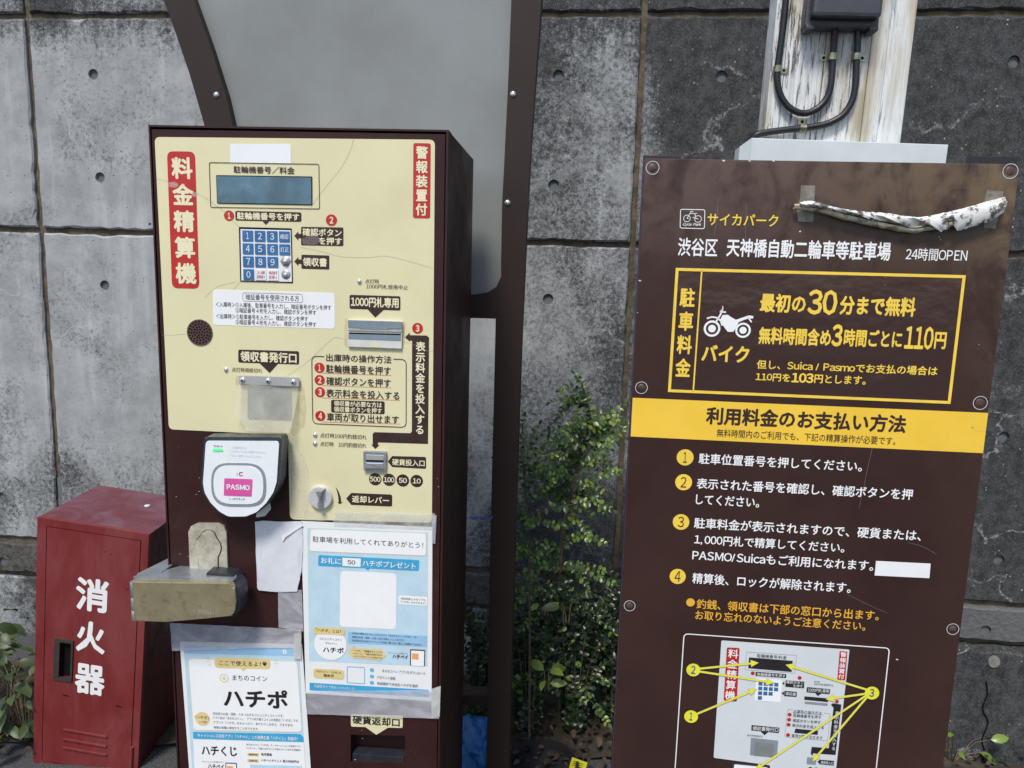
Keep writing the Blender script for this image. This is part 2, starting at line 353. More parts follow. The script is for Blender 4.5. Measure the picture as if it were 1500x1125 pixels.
class Frame:
    """an upright surface in the place: local x runs along it, z up, -y out of its face.
    px() measures where a sight line meets it, in its own metres."""
    def __init__(s, mat): s.m = mat; s.i = mat.inverted()
    def px(s, x, y, h=0.0):
        o, d = ray(x, y); o = s.i @ o; d = s.i.to_3x3() @ d
        t = (-h - o.y) / d.y; p = o + d * t
        return (p.x, p.z)
    def P(s, pts, h=0.0): return [s.px(x, y, h) for x, y in pts]
    def mw(s): return s.m.copy()
def area2(p): return sum(p[i][0] * p[(i + 1) % len(p)][1] - p[(i + 1) % len(p)][0] * p[i][1] for i in range(len(p)))
def rounded(pts, r, n=4):
    out = []; k = len(pts)
    rs = r if isinstance(r, (list, tuple)) else [r] * k
    for i in range(k):
        p = Vector(pts[i]); a = Vector(pts[i - 1]) - p; b = Vector(pts[(i + 1) % k]) - p
        la, lb = a.length, b.length
        if rs[i] <= 0 or la < 1e-9 or lb < 1e-9: out.append(tuple(p)); continue
        a.normalize(); b.normalize(); ang = a.angle(b)
        if ang > 3.0: out.append(tuple(p)); continue
        t = min(rs[i] / math.tan(ang / 2), la * .49, lb * .49)
        p0 = p + a * t; p1 = p + b * t
        for j in range(n + 1):
            s = j / n; out.append(tuple((1 - s) ** 2 * p0 + 2 * s * (1 - s) * p + s * s * p1))
    return out
def circ(u, v, r, n=20, sx=1.0): return [(u + r * sx * cos(2 * pi * i / n), v + r * sin(2 * pi * i / n)) for i in range(n)]
def prism(parent, name, mat, pts, h0, h1, holes=(), bevel=0.0, side_mat=None, back=True, mw=None):
    """extruded outline (local x,z); h is measured outwards"""
    pts = list(pts)
    if area2(pts) < 0: pts.reverse()
    bm = bmesh.new()
    def ring(p, h): return [bm.verts.new((a, -h, b)) for a, b in p]
    if not holes:
        f = ring(pts, h1); bk = ring(pts, h0); ff = bm.faces.new(f)
        n = len(pts)
        if abs(h1 - h0) > 1e-7:
            for i in range(n): bm.faces.new((f[i], bk[i], bk[(i + 1) % n], f[(i + 1) % n]))
            if back: bm.faces.new(bk[::-1])
        if bevel > 0:
            bmesh.ops.bevel(bm, geom=list(ff.edges), offset=bevel, segments=2, affect='EDGES', profile=.6)
    else:
        loops = [pts] + [list(hh) if area2(hh) < 0 else list(hh)[::-1] for hh in holes]
        allf = [v for lp in loops for v in ring(lp, h1)]; allb = [v for lp in loops for v in ring(lp, h0)]
        tri = tessellate_polygon([[Vector((a, b, 0)) for a, b in lp] for lp in loops])
        flat = [q for lp in loops for q in lp]
        for t in tri:
            ar = area2([flat[j] for j in t])
            if abs(ar) < 1e-12: continue
            t = t if ar > 0 else t[::-1]
            bm.faces.new([allf[j] for j in t])
            if back: bm.faces.new([allb[j] for j in t[::-1]])
        k = 0
        for lp in loops:
            n = len(lp)
            for i in range(n):
                a, b = k + i, k + (i + 1) % n
                bm.faces.new((allf[a], allb[a], allb[b], allf[b]))
            k += n
    me = bpy.data.meshes.new(name); bm.to_mesh(me); bm.free()
    return link(name, me, mat, parent)
def flat(parent, name, mat, polys, h):
    """printed shapes: one mesh of flat outlines at height h"""
    bm = bmesh.new()
    for p in polys:
        p = list(p)
        if area2(p) < 0: p.reverse()
        try: bm.faces.new([bm.verts.new((a, -h, b)) for a, b in p])
        except ValueError: pass
    me = bpy.data.meshes.new(name); bm.to_mesh(me); bm.free()
    return link(name, me, mat, parent)
def strip(pts, w, closed=False):
    """quads following a polyline"""
    out = []; n = len(pts)
    V = [Vector(p) for p in pts]
    L, R_ = [], []
    for i in range(n):
        if closed: a, b = V[i - 1], V[(i + 1) % n]
        else: a, b = V[max(0, i - 1)], V[min(n - 1, i + 1)]
        d1 = (V[i] - a); d2 = (b - V[i])
        d1 = d1.normalized() if d1.length > 1e-9 else d2.normalized()
        d2 = d2.normalized() if d2.length > 1e-9 else d1
        t = (d1 + d2); t = t.normalized() if t.length > 1e-6 else d1
        nn = Vector((-t.y, t.x)); c = max(.5, nn.dot(Vector((-d1.y, d1.x))))
        L.append(V[i] + nn * w / 2 / c); R_.append(V[i] - nn * w / 2 / c)
    for i in range(n if closed else n - 1):
        j = (i + 1) % n; out.append([tuple(L[i]), tuple(L[j]), tuple(R_[j]), tuple(R_[i])])
    return out
def box(parent, name, mat, u0, u1, h0, h1, v0, v1, bevel=0.0):
    bm = bmesh.new(); bmesh.ops.create_cube(bm, size=1)
    for v in bm.verts: v.co = Vector(((u0 + u1) / 2 + v.co.x * (u1 - u0), -(h0 + h1) / 2 + v.co.y * (h1 - h0), (v0 + v1) / 2 + v.co.z * (v1 - v0)))
    if bevel: bmesh.ops.bevel(bm, geom=bm.edges[:], offset=bevel, segments=2, affect='EDGES', profile=.6)
    me = bpy.data.meshes.new(name); bm.to_mesh(me); bm.free(); return link(name, me, mat, parent)
def smooth(o, ang=40):
    for p in o.data.polygons: p.use_smooth = True
    try: o.data.set_sharp_from_angle(angle=radians(ang))
    except Exception: pass
    return o
def tube_bm(bm, pts, r, n=8, cap=True):
    pts = [Vector(p) for p in pts]; rings = []
    up = Vector((0, 0, 1))
    rr = r if isinstance(r, (list, tuple)) else [r] * len(pts)
    t0 = (pts[1] - pts[0]).normalized()
    nrm = t0.cross(up); nrm = nrm.normalized() if nrm.length > 1e-3 else Vector((1, 0, 0))
    for i, p in enumerate(pts):
        a = pts[max(0, i - 1)]; b = pts[min(len(pts) - 1, i + 1)]; t = (b - a).normalized()
        nrm = (nrm - t * nrm.dot(t)).normalized(); bi = t.cross(nrm)
        rings.append([bm.verts.new(p + (nrm * cos(2 * pi * k / n) + bi * sin(2 * pi * k / n)) * rr[i]) for k in range(n)])
    for a, b in zip(rings, rings[1:]):
        for k in range(n): bm.faces.new((a[k], a[(k + 1) % n], b[(k + 1) % n], b[k]))
    if cap and n > 2:
        bm.faces.new(rings[0][::-1]); bm.faces.new(rings[-1])
def tube(parent, name, mat, pts, r, n=8):
    bm = bmesh.new(); tube_bm(bm, pts, r, n); me = bpy.data.meshes.new(name); bm.to_mesh(me); bm.free()
    return smooth(link(name, me, mat, parent), 60)
def dome(parent, name, mat, u, v, h, r, ht, n=16, rings=4, tx=0.0):
    """round head standing on a face"""
    bm = bmesh.new(); prev = None
    for i in range(rings + 1):
        a = (pi / 2) * i / rings; rr = r * cos(a); hh = h + ht * sin(a)
        if i == rings:
            c = bm.verts.new((u, -hh, v))
            for k in range(n): bm.faces.new((prev[k], prev[(k + 1) % n], c))
        else:
            cur = [bm.verts.new((u + rr * cos(2 * pi * k / n), -hh, v + rr * sin(2 * pi * k / n))) for k in range(n)]
            if prev:
                for k in range(n): bm.faces.new((prev[k], prev[(k + 1) % n], cur[(k + 1) % n], cur[k]))
            prev = cur
    me = bpy.data.meshes.new(name); bm.to_mesh(me); bm.free(); return smooth(link(name, me, mat, parent), 80)
def crv(pts, n=6):
    """Catmull-Rom through points"""
    P = [Vector(p) for p in pts]; out = []
    for i in range(len(P) - 1):
        p0 = P[max(0, i - 1)]; p1 = P[i]; p2 = P[i + 1]; p3 = P[min(len(P) - 1, i + 2)]
        for j in range(n):
            t = j / n
            out.append(.5 * ((2 * p1) + (p2 - p0) * t + (2 * p0 - 5 * p1 + 4 * p2 - p3) * t * t + (3 * p1 - p0 - 3 * p2 + p3) * t ** 3))
    out.append(P[-1]); return out

# lettering: every line of writing is laid out with Blender's built-in typeface, then fitted to its measured width and height
TEXTS = []
def T(fr, parent, s, x0, y0, x1, y1, hp, mat, h, bold=.0, name='lettering', shear=0.0):
    a = fr.px(x0, y0, h); b = fr.px(x1, y1, h)
    xm, ym = (x0 + x1) / 2, (y0 + y1) / 2
    t = fr.px(xm, ym - hp / 2, h); l = fr.px(xm, ym + hp / 2, h)
    TEXTS.append((parent, s, a[0], b[0], (a[1] + b[1]) / 2 - (t[1] - l[1]) / 2, (a[1] + b[1]) / 2 + (t[1] - l[1]) / 2, mat, h, bold, name, shear, 0))
def TV(fr, parent, s, xt, yt, xb, yb, w, mat, h, bold=.0, name='lettering', sp=1.1):
    t = fr.px(xt, yt, h); l = fr.px(xb, yb, h); c = (t[0] + l[0]) / 2
    a = fr.px((xt + xb) / 2 - w / 2, (yt + yb) / 2, h)[0]; b = fr.px((xt + xb) / 2 + w / 2, (yt + yb) / 2, h)[0]
    TEXTS.append((parent, '\n'.join(s), a, b, l[1], t[1], mat, h, bold, name, 0, sp))
ADV = {'i': .27, 'l': .27, 'j': .3, 't': .36, 'f': .34, 'r': .38, 'c': .51, 's': .49, 'k': .54, 'a': .55, 'e': .55, 'm': .88, 'w': .8, 'M': .86, 'W': .9, 'I': .3, '/': .45, '1': .60, ',': .3, '?': .5, ' ': .3}
KERN = 40.0
def adv(ch):
    if ord(ch) > 127 or not (ch.isalnum() or ch == '?'): return 1.0
    return ADV.get(ch, .68 if ch.isupper() else (.57 if ch.isalnum() else .5))
def build_texts():
    obs = []
    for t in TEXTS:
        c = bpy.data.curves.new('lettering', 'FONT'); c.body = ''.join(chr(ord(q) + 0xFEE0) if q.isascii() and q.isalnum() or q == '?' else q for q in t[1]); c.size = 1; c.resolution_u = 2; c.shear = t[10]
        if not t[11]:
            for i, q in enumerate(t[1]):
                nx_ = adv(t[1][i + 1]) if i + 1 < len(t[1]) else 1.0
                kk = (1 - adv(q)) / 2 * (q != ' ') + (1 - nx_) / 2 * (t[1][i + 1:i + 2] != ' ')
                if kk > 0: c.body_format[i].kerning = -kk * KERN
        if t[11]: c.align_x = 'CENTER'; c.space_line = t[11]
        o = bpy.data.objects.new('lettering_curve', c); COL.objects.link(o); obs.append(o)
    bpy.context.view_layer.update(); dg = bpy.context.evaluated_depsgraph_get()
    for o, (parent, s, u0, u1, v0, v1, mat, h, bold, name, sh, vert) in zip(obs, TEXTS):
        me = bpy.data.meshes.new_from_object(o.evaluated_get(dg)); me.name = 'lettering'
        xs = [v.co.x for v in me.vertices]; ys = [v.co.y for v in me.vertices]
        if not xs: continue
        xa, xb, ya, yb = min(xs), max(xs), min(ys), max(ys)
        bold *= .75; xa -= bold; xb += bold; ya -= bold; yb += bold
        sx = (u1 - u0) / max(1e-6, xb - xa); sy = (v1 - v0) / max(1e-6, yb - ya)
        for v in me.vertices:
            x, y = v.co.x, v.co.y
            v.co = Vector((u0 + (x - xa) * sx, -h, v0 + (y - ya) * sy))
        if bold > 0:      # heavier weight: the same outlines once more on each side, each a hair lower
            bm = bmesh.new(); bm.from_mesh(me); src = [f for f in bm.faces]; k = 0
            dirs = [(1, 0), (-1, 0), (0, 1), (0, -1)] + ([(.7, .7), (-.7, .7), (.7, -.7), (-.7, -.7)] if (v1 - v0) > .018 else [])
            for dx, dy in dirs:
                k += 1; g_ = bmesh.ops.duplicate(bm, geom=src + list({v for f in src for v in f.verts}) + list({e for f in src for e in f.edges}))
                for q in g_['geom']:
                    if isinstance(q, bmesh.types.BMVert): q.co += Vector((dx * bold * sx, k * .000012, dy * bold * sy))
            bm.to_mesh(me); bm.free()
        me.materials.clear(); ob = link(name, me, mat, parent)
    for o in obs:
        c = o.data; bpy.data.objects.remove(o); bpy.data.curves.remove(c)

def root(name, fr, label, cat, group=None):
    o = bpy.data.objects.new(name, None); COL.objects.link(o); o.empty_display_size = .1
    o.matrix_world = fr.m; tag(o, label, cat, group); return o
def upright(x, y, Y, yaw, spin=0.0):
    """a frame standing on the ground under the point seen at (x, y) at distance Y"""
    p = at(x, y, Y)
    return Frame(Matrix.Translation((p.x, p.y, 0)) @ Matrix.Rotation(-radians(yaw), 4, 'Z') @ Matrix.Rotation(radians(spin), 4, 'Y'))

# ------------------------------------------------------------------ ground
def grid_obj(name, mat, x0, x1, y0, y1, nx, ny, fz, kind=None):
    bm = bmesh.new(); vs = [[bm.verts.new((x0 + (x1 - x0) * i / nx, y0 + (y1 - y0) * j / ny, fz(x0 + (x1 - x0) * i / nx, y0 + (y1 - y0) * j / ny))) for i in range(nx + 1)] for j in range(ny + 1)]
    for j in range(ny):
        for i in range(nx): bm.faces.new((vs[j][i], vs[j][i + 1], vs[j + 1][i + 1], vs[j + 1][i]))
    me = bpy.data.meshes.new(name); bm.to_mesh(me); bm.free(); o = smooth(link(name, me, mat, None), 180); tag(o, kind=kind); return o
def gz(x):
    t = min(1, max(0, (x - .75) / .45)); return -.17 * t * t * (3 - 2 * t)
g = grid_obj('ground', M['asphalt'], -60, 60, -60, 60, 800, 2, lambda x, y: gz(x), 'structure')
tag(g, 'worn dark asphalt ground under the machine and the red box')
so = grid_obj('soil_strip', M['soil'], -3.5, 4.0, 1.98, 2.36, 160, 12, lambda x, y: .012 + .02 * noise.noise(Vector((x * 6, y * 6, 0))) + .012 * noise.noise(Vector((x * 25, y * 25, 3))) + .03 * max(0, (y - 2.0) / .4) + gz(x), 'structure')
tag(so, 'narrow strip of dark soil and litter at the foot of the wall')

# ------------------------------------------------------------------ retaining wall of cast panels
WF = upright(750, 562, 2.45, 5.495)
wall = root('retaining_wall', WF, 'tall grey retaining wall of cast concrete panels with round tie holes behind everything', 'wall')
jx = WF.px(48, 180)[0]; jx2 = WF.px(936, 180)[0]; PW = jx2 - jx
rows_px = [(22.5, 21), (336, 359), (795, 846), (843, 899)]
rows = [ (WF.px(45, a)[1] + WF.px(900, b)[1]) / 2 for a, b in rows_px ]
gap = .009
cuts = [3.6, rows[0] + (rows[0] - rows[1]), rows[0], rows[1], rows[2], rows[3], -.25]
tie_px = [(137, 109), (147, 260), (153, 418), (818, 111), (811, 271), (803, 438), (1057, 112), (1463, 820), (1, 728), (1050, 270), (1045, 440), (1440, 440), (1470, 640), (1485, 90)]
ties = [WF.px(x, y) for x, y in tie_px]
band_ties = [WF.px(7, 821), WF.px(240, 836), WF.px(1441, 921), WF.px(815, 872)]
for c in range(-2, 4):
    u0 = jx + c * PW + gap; u1 = jx + (c + 1) * PW - gap
    for r in range(len(cuts) - 1):
        v1 = cuts[r] - gap; v0 = cuts[r + 1] + (gap if r < len(cuts) - 2 else 0)
        band = r == 4; prot = .012 if band else (.05 if r == 5 and c >= 1 else (.008 if r == 5 else 0.0))
        rnd = random.Random(c * 31 + r)
        prot += rnd.uniform(-.002, .002)
        outer = []; inner = []
        def side(a, b, n, nx, ny):
            for i in range(n):
                t = i / n; x = a[0] + (b[0] - a[0]) * t; y = a[1] + (b[1] - a[1]) * t
                j = rnd.gauss(0, .0012) + (rnd.random() < .06) * rnd.uniform(.002, .006)
                k = .004 + abs(rnd.gauss(0, .0015)) + (rnd.random() < .05) * rnd.uniform(.002, .008)
                if i == 0: j = .001
                outer.append((x + nx * j, y + ny * j)); 
                inner.append((x + nx * (j + k), y + ny * (j + k)) if i else None)
        nH = max(4, int((u1 - u0) / .03)); nV = max(2, int((v1 - v0) / .03))
        side((u0, v0), (u1, v0), nH, 0, 1); side((u1, v0), (u1, v1), nV, -1, 0)
        side((u1, v1), (u0, v1), nH, 0, -1); side((u0, v1), (u0, v0), nV, 1, 0)
        corners = [(u0, v0, 1, 1), (u1, v0, -1, 1), (u1, v1, -1, -1), (u0, v1, 1, -1)]; ci = 0
        for i, q in enumerate(inner):
            if q is None:
                x, y, sx, sy = corners[ci]; ci += 1; inner[i] = (x + sx * .007, y + sy * .007)
        tl = band_ties if band else ties
        rr = .017
        hol = [circ(a, b, rr, 18) for a, b in tl if u0 + .04 < a < u1 - .04 and v0 + .03 < b < v1 - .03]
        bm = bmesh.new()
        loops = [inner] + [hh[::-1] for hh in hol]
        allf = [bm.verts.new((a, -prot, b)) for lp in loops for a, b in lp]
        flatp = [q for lp in loops for q in lp]
        for t in tessellate_polygon([[Vector((a, b, 0)) for a, b in lp] for lp in loops]):
            ar = area2([flatp[j] for j in t])
            if abs(ar) < 1e-12: continue
            bm.faces.new([allf[j] for j in (t if ar > 0 else t[::-1])])
        n = len(outer)
        vo = [bm.verts.new((a, -prot + .005, b)) for a, b in outer]; vb = [bm.verts.new((a, .04, b)) for a, b in outer]
        for i in range(n):
            j = (i + 1) % n
            bm.faces.new((allf[i], vo[i], vo[j], allf[j])); bm.faces.new((vo[i], vb[i], vb[j], vo[j]))
        k = n
        for hh in hol:
            m_ = len(hh); bb = [bm.verts.new((a, -prot + .010, b)) for a, b in hh[::-1]]
            for i in range(m_):
                j = (i + 1) % m_; bm.faces.new((allf[k + i], bb[i], bb[j], allf[k + j]))
            k += m_
        me = bpy.data.meshes.new('concrete_panel'); bm.to_mesh(me); bm.free()
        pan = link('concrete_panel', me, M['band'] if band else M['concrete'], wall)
        for a, b in tl:
            if u0 + .04 < a < u1 - .04 and v0 + .03 < b < v1 - .03:
                prism(pan, 'tie_hole_plug', M['tie_hole'], circ(a, b, rr + .001, 18), -.02 + prot, -.0085 + prot)
box(wall, 'joint_backing', M['joint'], jx - 2 * PW, jx + 4 * PW, -.06, -.014, -.25, 3.6)
# pale mortar lip beside the left joint, plug and crack patch at the right
prism(wall, 'mortar_lip', M['tie_hole'], WF.P([(82, 700), (92, 700), (98, 795), (88, 795)]), -.012, -.006)
prism(wall, 'mortar_patch', M['patch'], circ(*WF.px(1457, 970, .055), .02, 14, .9), .04, .0535)
ck = crv([(*WF.px(x, y, .06), 0) for x, y in [(1446, 1000), (1448, 1018), (1441, 1040), (1449, 1060), (1440, 1085), (1444, 1105), (1436, 1128)]], 3)
flat(wall, 'wall_crack', M['dark_hole'], strip([(p.x, p.y) for p in ck], .0045), .0535)

# ------------------------------------------------------------------ shelter frame with smoked polycarbonate side
SF = upright(745, 600, 1.62, 4.6)
shel = root('shelter_screen', SF, 'dark brown curved metal shelter frame holding a smoked grey plastic sheet behind the payment machine', 'shelter')
def mono(pts): return SF.P(pts)
right_out = [(803, -150), (797, -60), (793, 0), (785, 107), (778, 200), (772.5, 300), (768, 400), (763.5, 500), (760, 600), (756, 720), (752, 850), (749, 980), (745, 1125), (743, 1300)]
inner_r = [(752, -150), (750, -60), (749, 0), (745, 107), (739.5, 220), (735.5, 300), (734, 380), (733, 405), (727, 420), (714, 428.5), (694, 431.5), (560, 434), (430, 430)]
left_in = [(372, 330), (340, 180), (331, 140), (309, 70), (284, 0), (262, -60), (226, -150)]
left_out = [(322, 330), (298.5, 180), (277, 106), (250, 27), (239.5, 0), (216, -60), (178, -150)]
low_out = [(722, 1300), (722, 1125), (716, 1040)]
# right post: one tall upright that leans outwards towards the top
post = right_out[::-1][:] 
pl = [(714.5, 1300), (716, 1037)]
prism(shel, 'post', M['frame'], mono(right_out + [(708, 1300), (712, 1125), (714, 1036), (718, 800), (723, 600), (726, 468), (733, 440), (734, 405), (734, 380), (735.5, 300), (739.5, 220), (745, 107), (749, 0), (750, -60), (752, -150)]), -.05, 0, bevel=.0015)
prism(shel, 'lower_rail', M['frame'], mono([(430, 431), (560, 434), (694, 431.5), (714, 428.5), (727, 420), (734, 405), (734.5, 440), (726, 467), (694, 466), (560, 468), (430, 466)]), -.047, -.002)
prism(shel, 'curved_frame', M['frame'], mono(left_out[::-1] + left_in), -.05, 0, bevel=.0015)
prism(shel, 'cross_rail', M['frame'], mono([(560, 1020), (714, 1021), (714, 1036), (560, 1036)]), -.045, -.006)
prism(shel, 'rear_post', M['frame'], mono([(350, 330), (380, 330), (400, 1300), (372, 1300)]), -.05, -.002)
prism(shel, 'plastic_sheet', M['poly'], mono([(754, -160), (749, 0), (745, 107), (739.5, 220), (735.5, 300), (734, 380), (733, 408), (727, 424), (694, 438), (430, 440), (371, 340), (331, 140), (309, 70), (284, 0), (222, -160)]), -.03, -.022)
for x, y in [(317, 139), (751.5, 138), (743.5, 297), (741, 420)][:3]:
    u, v = SF.px(x, y); dome(shel, 'rivet', M['chrome'], u, v, .0, .0065, .0045)
# blue twine tied round the post
tw = bpy.data.objects.new('blue_twine', None); COL.objects.link(tw); tw.matrix_world = SF.m; tag(tw, 'thin blue twine tied across the gap between machine and shelter post', 'twine')
a = SF.px(690, 757); b = SF.px(722, 757)
for k in range(3):
    pts = [(a[0] + (b[0] - a[0]) * t / 10, -.004 - .003 * k, a[1] + .003 * (k - 1) * sin(t * 1.7 + k) + (b[1] - a[1]) * t / 10) for t in range(11)]
    tube(tw, 'strand', M['twine'], pts, .0012, 5)

# ------------------------------------------------------------------ payment machine
MF = upright(437, 650, 1.235, 3.695)
mach = root('payment_machine', MF, 'dark maroon parking payment machine with a cream front panel, keypad and card reader', 'payment machine')
P = MF.P
(u0, v1) = MF.px(217.5, 184); (u1, _) = MF.px(656.5, 190); 
u0 = MF.px(240, 690)[0]; u1 = (MF.px(656.5, 190)[0] + MF.px(646, 1000)[0]) / 2; v1 = (MF.px(217.5, 183.5)[1] + MF.px(656.5, 189.5)[1]) / 2
W_ = u1 - u0
du0, du1 = u0 + .004, MF.px(649, 400)[0]; dv1 = MF.px(430, 192.5)[1]
box(mach, 'cabinet', M['maroon_dark'], u0 + .0005, u1 - .0005, -.33, -.032, 0, v1 - .0005)
prism(mach, 'cabinet_rim', M['maroon_dark'], [(u0, 0), (u1, 0), (u1, v1), (u0, v1)], -.033, 0, holes=[[(u0 + .0025, .01), (u1 - .0035, .01), (u1 - .0035, v1 - .003), (u0 + .0025, v1 - .003)]])
ret = P([(513, 1077), (593, 1079), (592.5, 1119), (513, 1117.5)])
door = prism(mach, 'door', M['maroon'], [(du0, .012), (du1, .012), (du1, dv1), (du0, dv1)], -.030, -.002, holes=[ret])
# coin return
box(door, 'return_tray', M['rubber'], ret[0][0] + .002, ret[1][0] - .002, -.029, -.006, ret[3][1], ret[3][1] + .014, .001)
H = .0
fp_px = [(226, 200.5), (637, 204.5), (632.5, 766), (424.5, 761), (421.5, 637.5), (247, 629)]
panel = prism(mach, 'front_panel', M['cream'], rounded(P(fp_px), [.009, .009, .009, .009, .011, .009], 5), -.002, -.0008)
h1, h2, h3 = -.0004, 0.0, .0004
def pill(parent, pxs, mat, h, r, name='label_plate'): return flat(parent, name, mat, [rounded(P(pxs, h), r, 4)], h)
def qd(x0, y0, x1, y1, dy=0.0, dx=0.0): return [(x0, y0), (x1, y0 + dy), (x1 + dx, y1 + dy), (x0 + dx, y1)]
cr, dk, rd, bk, wh = M['cream_print'], M['dark_print'], M['red_print'], M['black_print'], M['white_sticker']
pill(panel, [(244.5, 221.5), (285.5, 222), (292, 423), (252, 422)], rd, h1, .010)
TV(MF, panel, '料金精算機', 266, 230, 273, 416, 31, cr, h2, .045, sp=1.2)
pill(panel, [(605.5, 209.5), (631, 210), (630, 320), (605, 319.5)], rd, h1, .0035)
TV(MF, panel, '警報装置付', 618, 214, 617.5, 316, 17.5, cr, h2, .04)
prism(panel, 'blank_sticker', wh, P([(336.7, 211), (424, 211), (425.8, 213), (425.8, 240.5), (337.2, 238)]), -.0008, h1)
def outline(parent, pxs, mat, h, r, wpx, name='border_line'):
    w = wpx * .0011
    return flat(parent, name, mat, strip(rounded(P(pxs, h), r, 4), w, True), h)
outline(panel, [(306.5, 238), (467, 240.5), (468, 306), (308.5, 303.5)], dk, h2, .003, 1.0)
T(MF, panel, '駐輪機番号／料金', 342, 248, 431.5, 250, 10.5, dk, h2, .02)
prism(panel, 'display_bezel', M['dark_hole'], rounded(P([(316.5, 256.5), (457.3, 258.5), (457.5, 300.5), (318, 298)]), .0015), -.0008, .0002)
disp = prism(panel, 'display', M['lcd'], rounded(P([(317.6, 258), (456.2, 260), (456.4, 299.5), (319, 297)]), .001), -.0008, .0009)
# number discs and labels
def disc(parent, x, y, r, mat, h, s=None, tm=None, n=22, bold=.05, sc=1.25):
    u, v = MF.px(x, y, h); flat(parent, 'number_disc', mat, [circ(u, v, r * .00111, n)], h)
    if s:
        w_ = r * (.24 if s == '1' else .34)
        T(MF, parent, s, x - w_, y, x + w_, y, r * sc, tm, h + .0003, bold)
disc(panel, 335.5, 316, 7.6, rd, h1, '1', cr)
pill(panel, [(344.5, 308.8), (441.5, 311), (441.5, 325), (345, 323)], dk, h1, .003)
flat(panel, 'arrow_mark', dk, [P([(384.5, 324), (394.5, 324.3), (389.3, 329.5)], h1)], h1)
T(MF, panel, '駐輪機番号を押す', 347, 316, 438.5, 318, 11, cr, h2, .04)
disc(panel, 485.5, 322.5, 8.2, rd, h1, '2', cr)
pill(panel, [(441, 332.2), (503, 333.2), (503, 360.5), (441, 359.2)], dk, h1, .002)
flat(panel, 'arrow_mark', dk, [P([(431, 345.5), (437, 339), (437, 342.5), (442, 342.5), (442, 349), (437, 349), (437, 352.5)], h1)], h1)
T(MF, panel, '確認ボタン', 443, 340, 500.5, 341, 11.5, cr, h2, .035)
T(MF, panel, 'を押す', 467, 353, 501, 353.4, 11, cr, h2, .035)
pill(panel, [(441.5, 373), (482.3, 374.3), (482.3, 394.8), (441.5, 393.5)], dk, h1, .002)
flat(panel, 'arrow_mark', dk, [P([(431, 383), (437, 376.5), (437, 380), (442, 380), (442, 386.5), (437, 386.5), (437, 389.8)], h1)], h1)
T(MF, panel, '領収書', 443.5, 383.6, 479, 384.4, 13, cr, h2, .04)
# keypad
kp = prism(panel, 'keypad_frame', M['dark_hole'], P([(350, 332.5), (427, 334.5), (428.8, 414.3), (352, 412)]), -.0008, h3)
kpw = prism(panel, 'keypad', M['key_white'], P([(352.5, 335.5), (426, 337.3), (427.8, 412.8), (354, 410.8)]), -.0008, .0010)
keys = [['1', '2', '3', '確認'], ['4', '5', '6', '訂正'], ['7', '8', '9', None], ['0', '入庫\n証明書', '暗証番号', None]]
for r in range(4):
    for c in range(4):
        s = keys[r][c]
        x = 354.8 + c * 17.9 + r * .45; y = 337.3 + r * 18.9 + c * .45
        red = r == 3 and c in (1, 2)
        if s is None: continue
        k = prism(kpw, 'key', M['key_white'] if red else M['key_blue'], rounded(P([(x, y), (x + 15.6, y + .4), (x + 16, y + 16.2), (x + .4, y + 15.9)], .002), .0008, 2), .001, .0022, bevel=.0003)
        if len(s) == 1: T(MF, kpw, s, x + (5.7 if s == '1' else 4.9), y + 8, x + (9.6 if s == '1' else 10.8), y + 8, 9.6, M['white_print'], .0026, .0)
        elif red: 
            T(MF, kpw, '入庫' if c == 1 else '暗証番号', x + 2, y + 4.6, x + 14, y + 4.8, 4.6, M['red_print'], .0026, .0)
            T(MF, kpw, '証明書↑' if c == 1 else '　変更↓', x + 2, y + 11, x + 14, y + 11.2, 5, M['red_print'], .0026, .0)
        else: T(MF, kpw, s, x + 2, y + 8, x + 13.8, y + 8.2, 7, M['white_print'], .0026, .0)
u, v = MF.px(418, 383, .003); dome(kpw, 'bolt_head', M['steel_dull'], u, v, .001, .0092, .003, 6, 2); dome(kpw, 'bolt_nut', M['steel'], u, v, .003, .0048, .0045, 6, 2)
u, v = MF.px(418.3, 402.5, .003); dome(kpw, 'bolt_head', M['steel_dull'], u, v, .001, .0078, .002, 20, 2); dome(kpw, 'bolt_nut', M['steel'], u, v, .0025, .0038, .003, 16, 3)
# passcode notice sticker
pin = prism(panel, 'passcode_sticker', wh, rounded(P([(311.5, 424), (489.7, 429.3), (490.3, 481.8), (312, 476)]), .0055, 4), -.0008, h1)
outline(pin, [(355.5, 428.5), (443, 431), (443.3, 443.2), (355.7, 440.8)], M['grey_print'], h2, .004, .7)
T(MF, pin, '暗証番号を使用される方', 360, 434.8, 438, 437.2, 8.6, bk, h2)
T(MF, pin, '＜入庫時＞①入庫後、駐車番号を入力し、暗証番号ボタンを押す', 316, 445.8, 485, 450.6, 7.4, M['dark_print'], h2)
T(MF, pin, '②暗証番号４桁を入力し、確認ボタンを押す', 345, 454.8, 463, 457.6, 7.4, M['dark_print'], h2)
T(MF, pin, '＜出庫時＞①駐車番号を入力し、確認ボタンを押す', 316.5, 463, 451, 467, 7.4, M['dark_print'], h2)
T(MF, pin, '②暗証番号４桁を入力し、確認ボタンを押す', 345, 472, 463, 475, 7.4, M['dark_print'], h2)
# speaker grille
u, v = MF.px(292.6, 487)
hol = []
for rr, n, ph in ((0, 1, 0), (.0048, 6, .2), (.0090, 12, 0), (.0135, 16, .1), (.0178, 20, 0)):
    for i in range(n): hol.append(circ(u + rr * cos(2 * pi * i / n + ph), v + rr * sin(2 * pi * i / n + ph), .0017, 7))
prism(panel, 'speaker_backing', M['dark_hole'], circ(u, v, .0212, 24), -.0008, -.0002)
prism(panel, 'speaker_grille', M['grille'], circ(u, v, .0216, 30), -.0006, .0008, holes=hol)
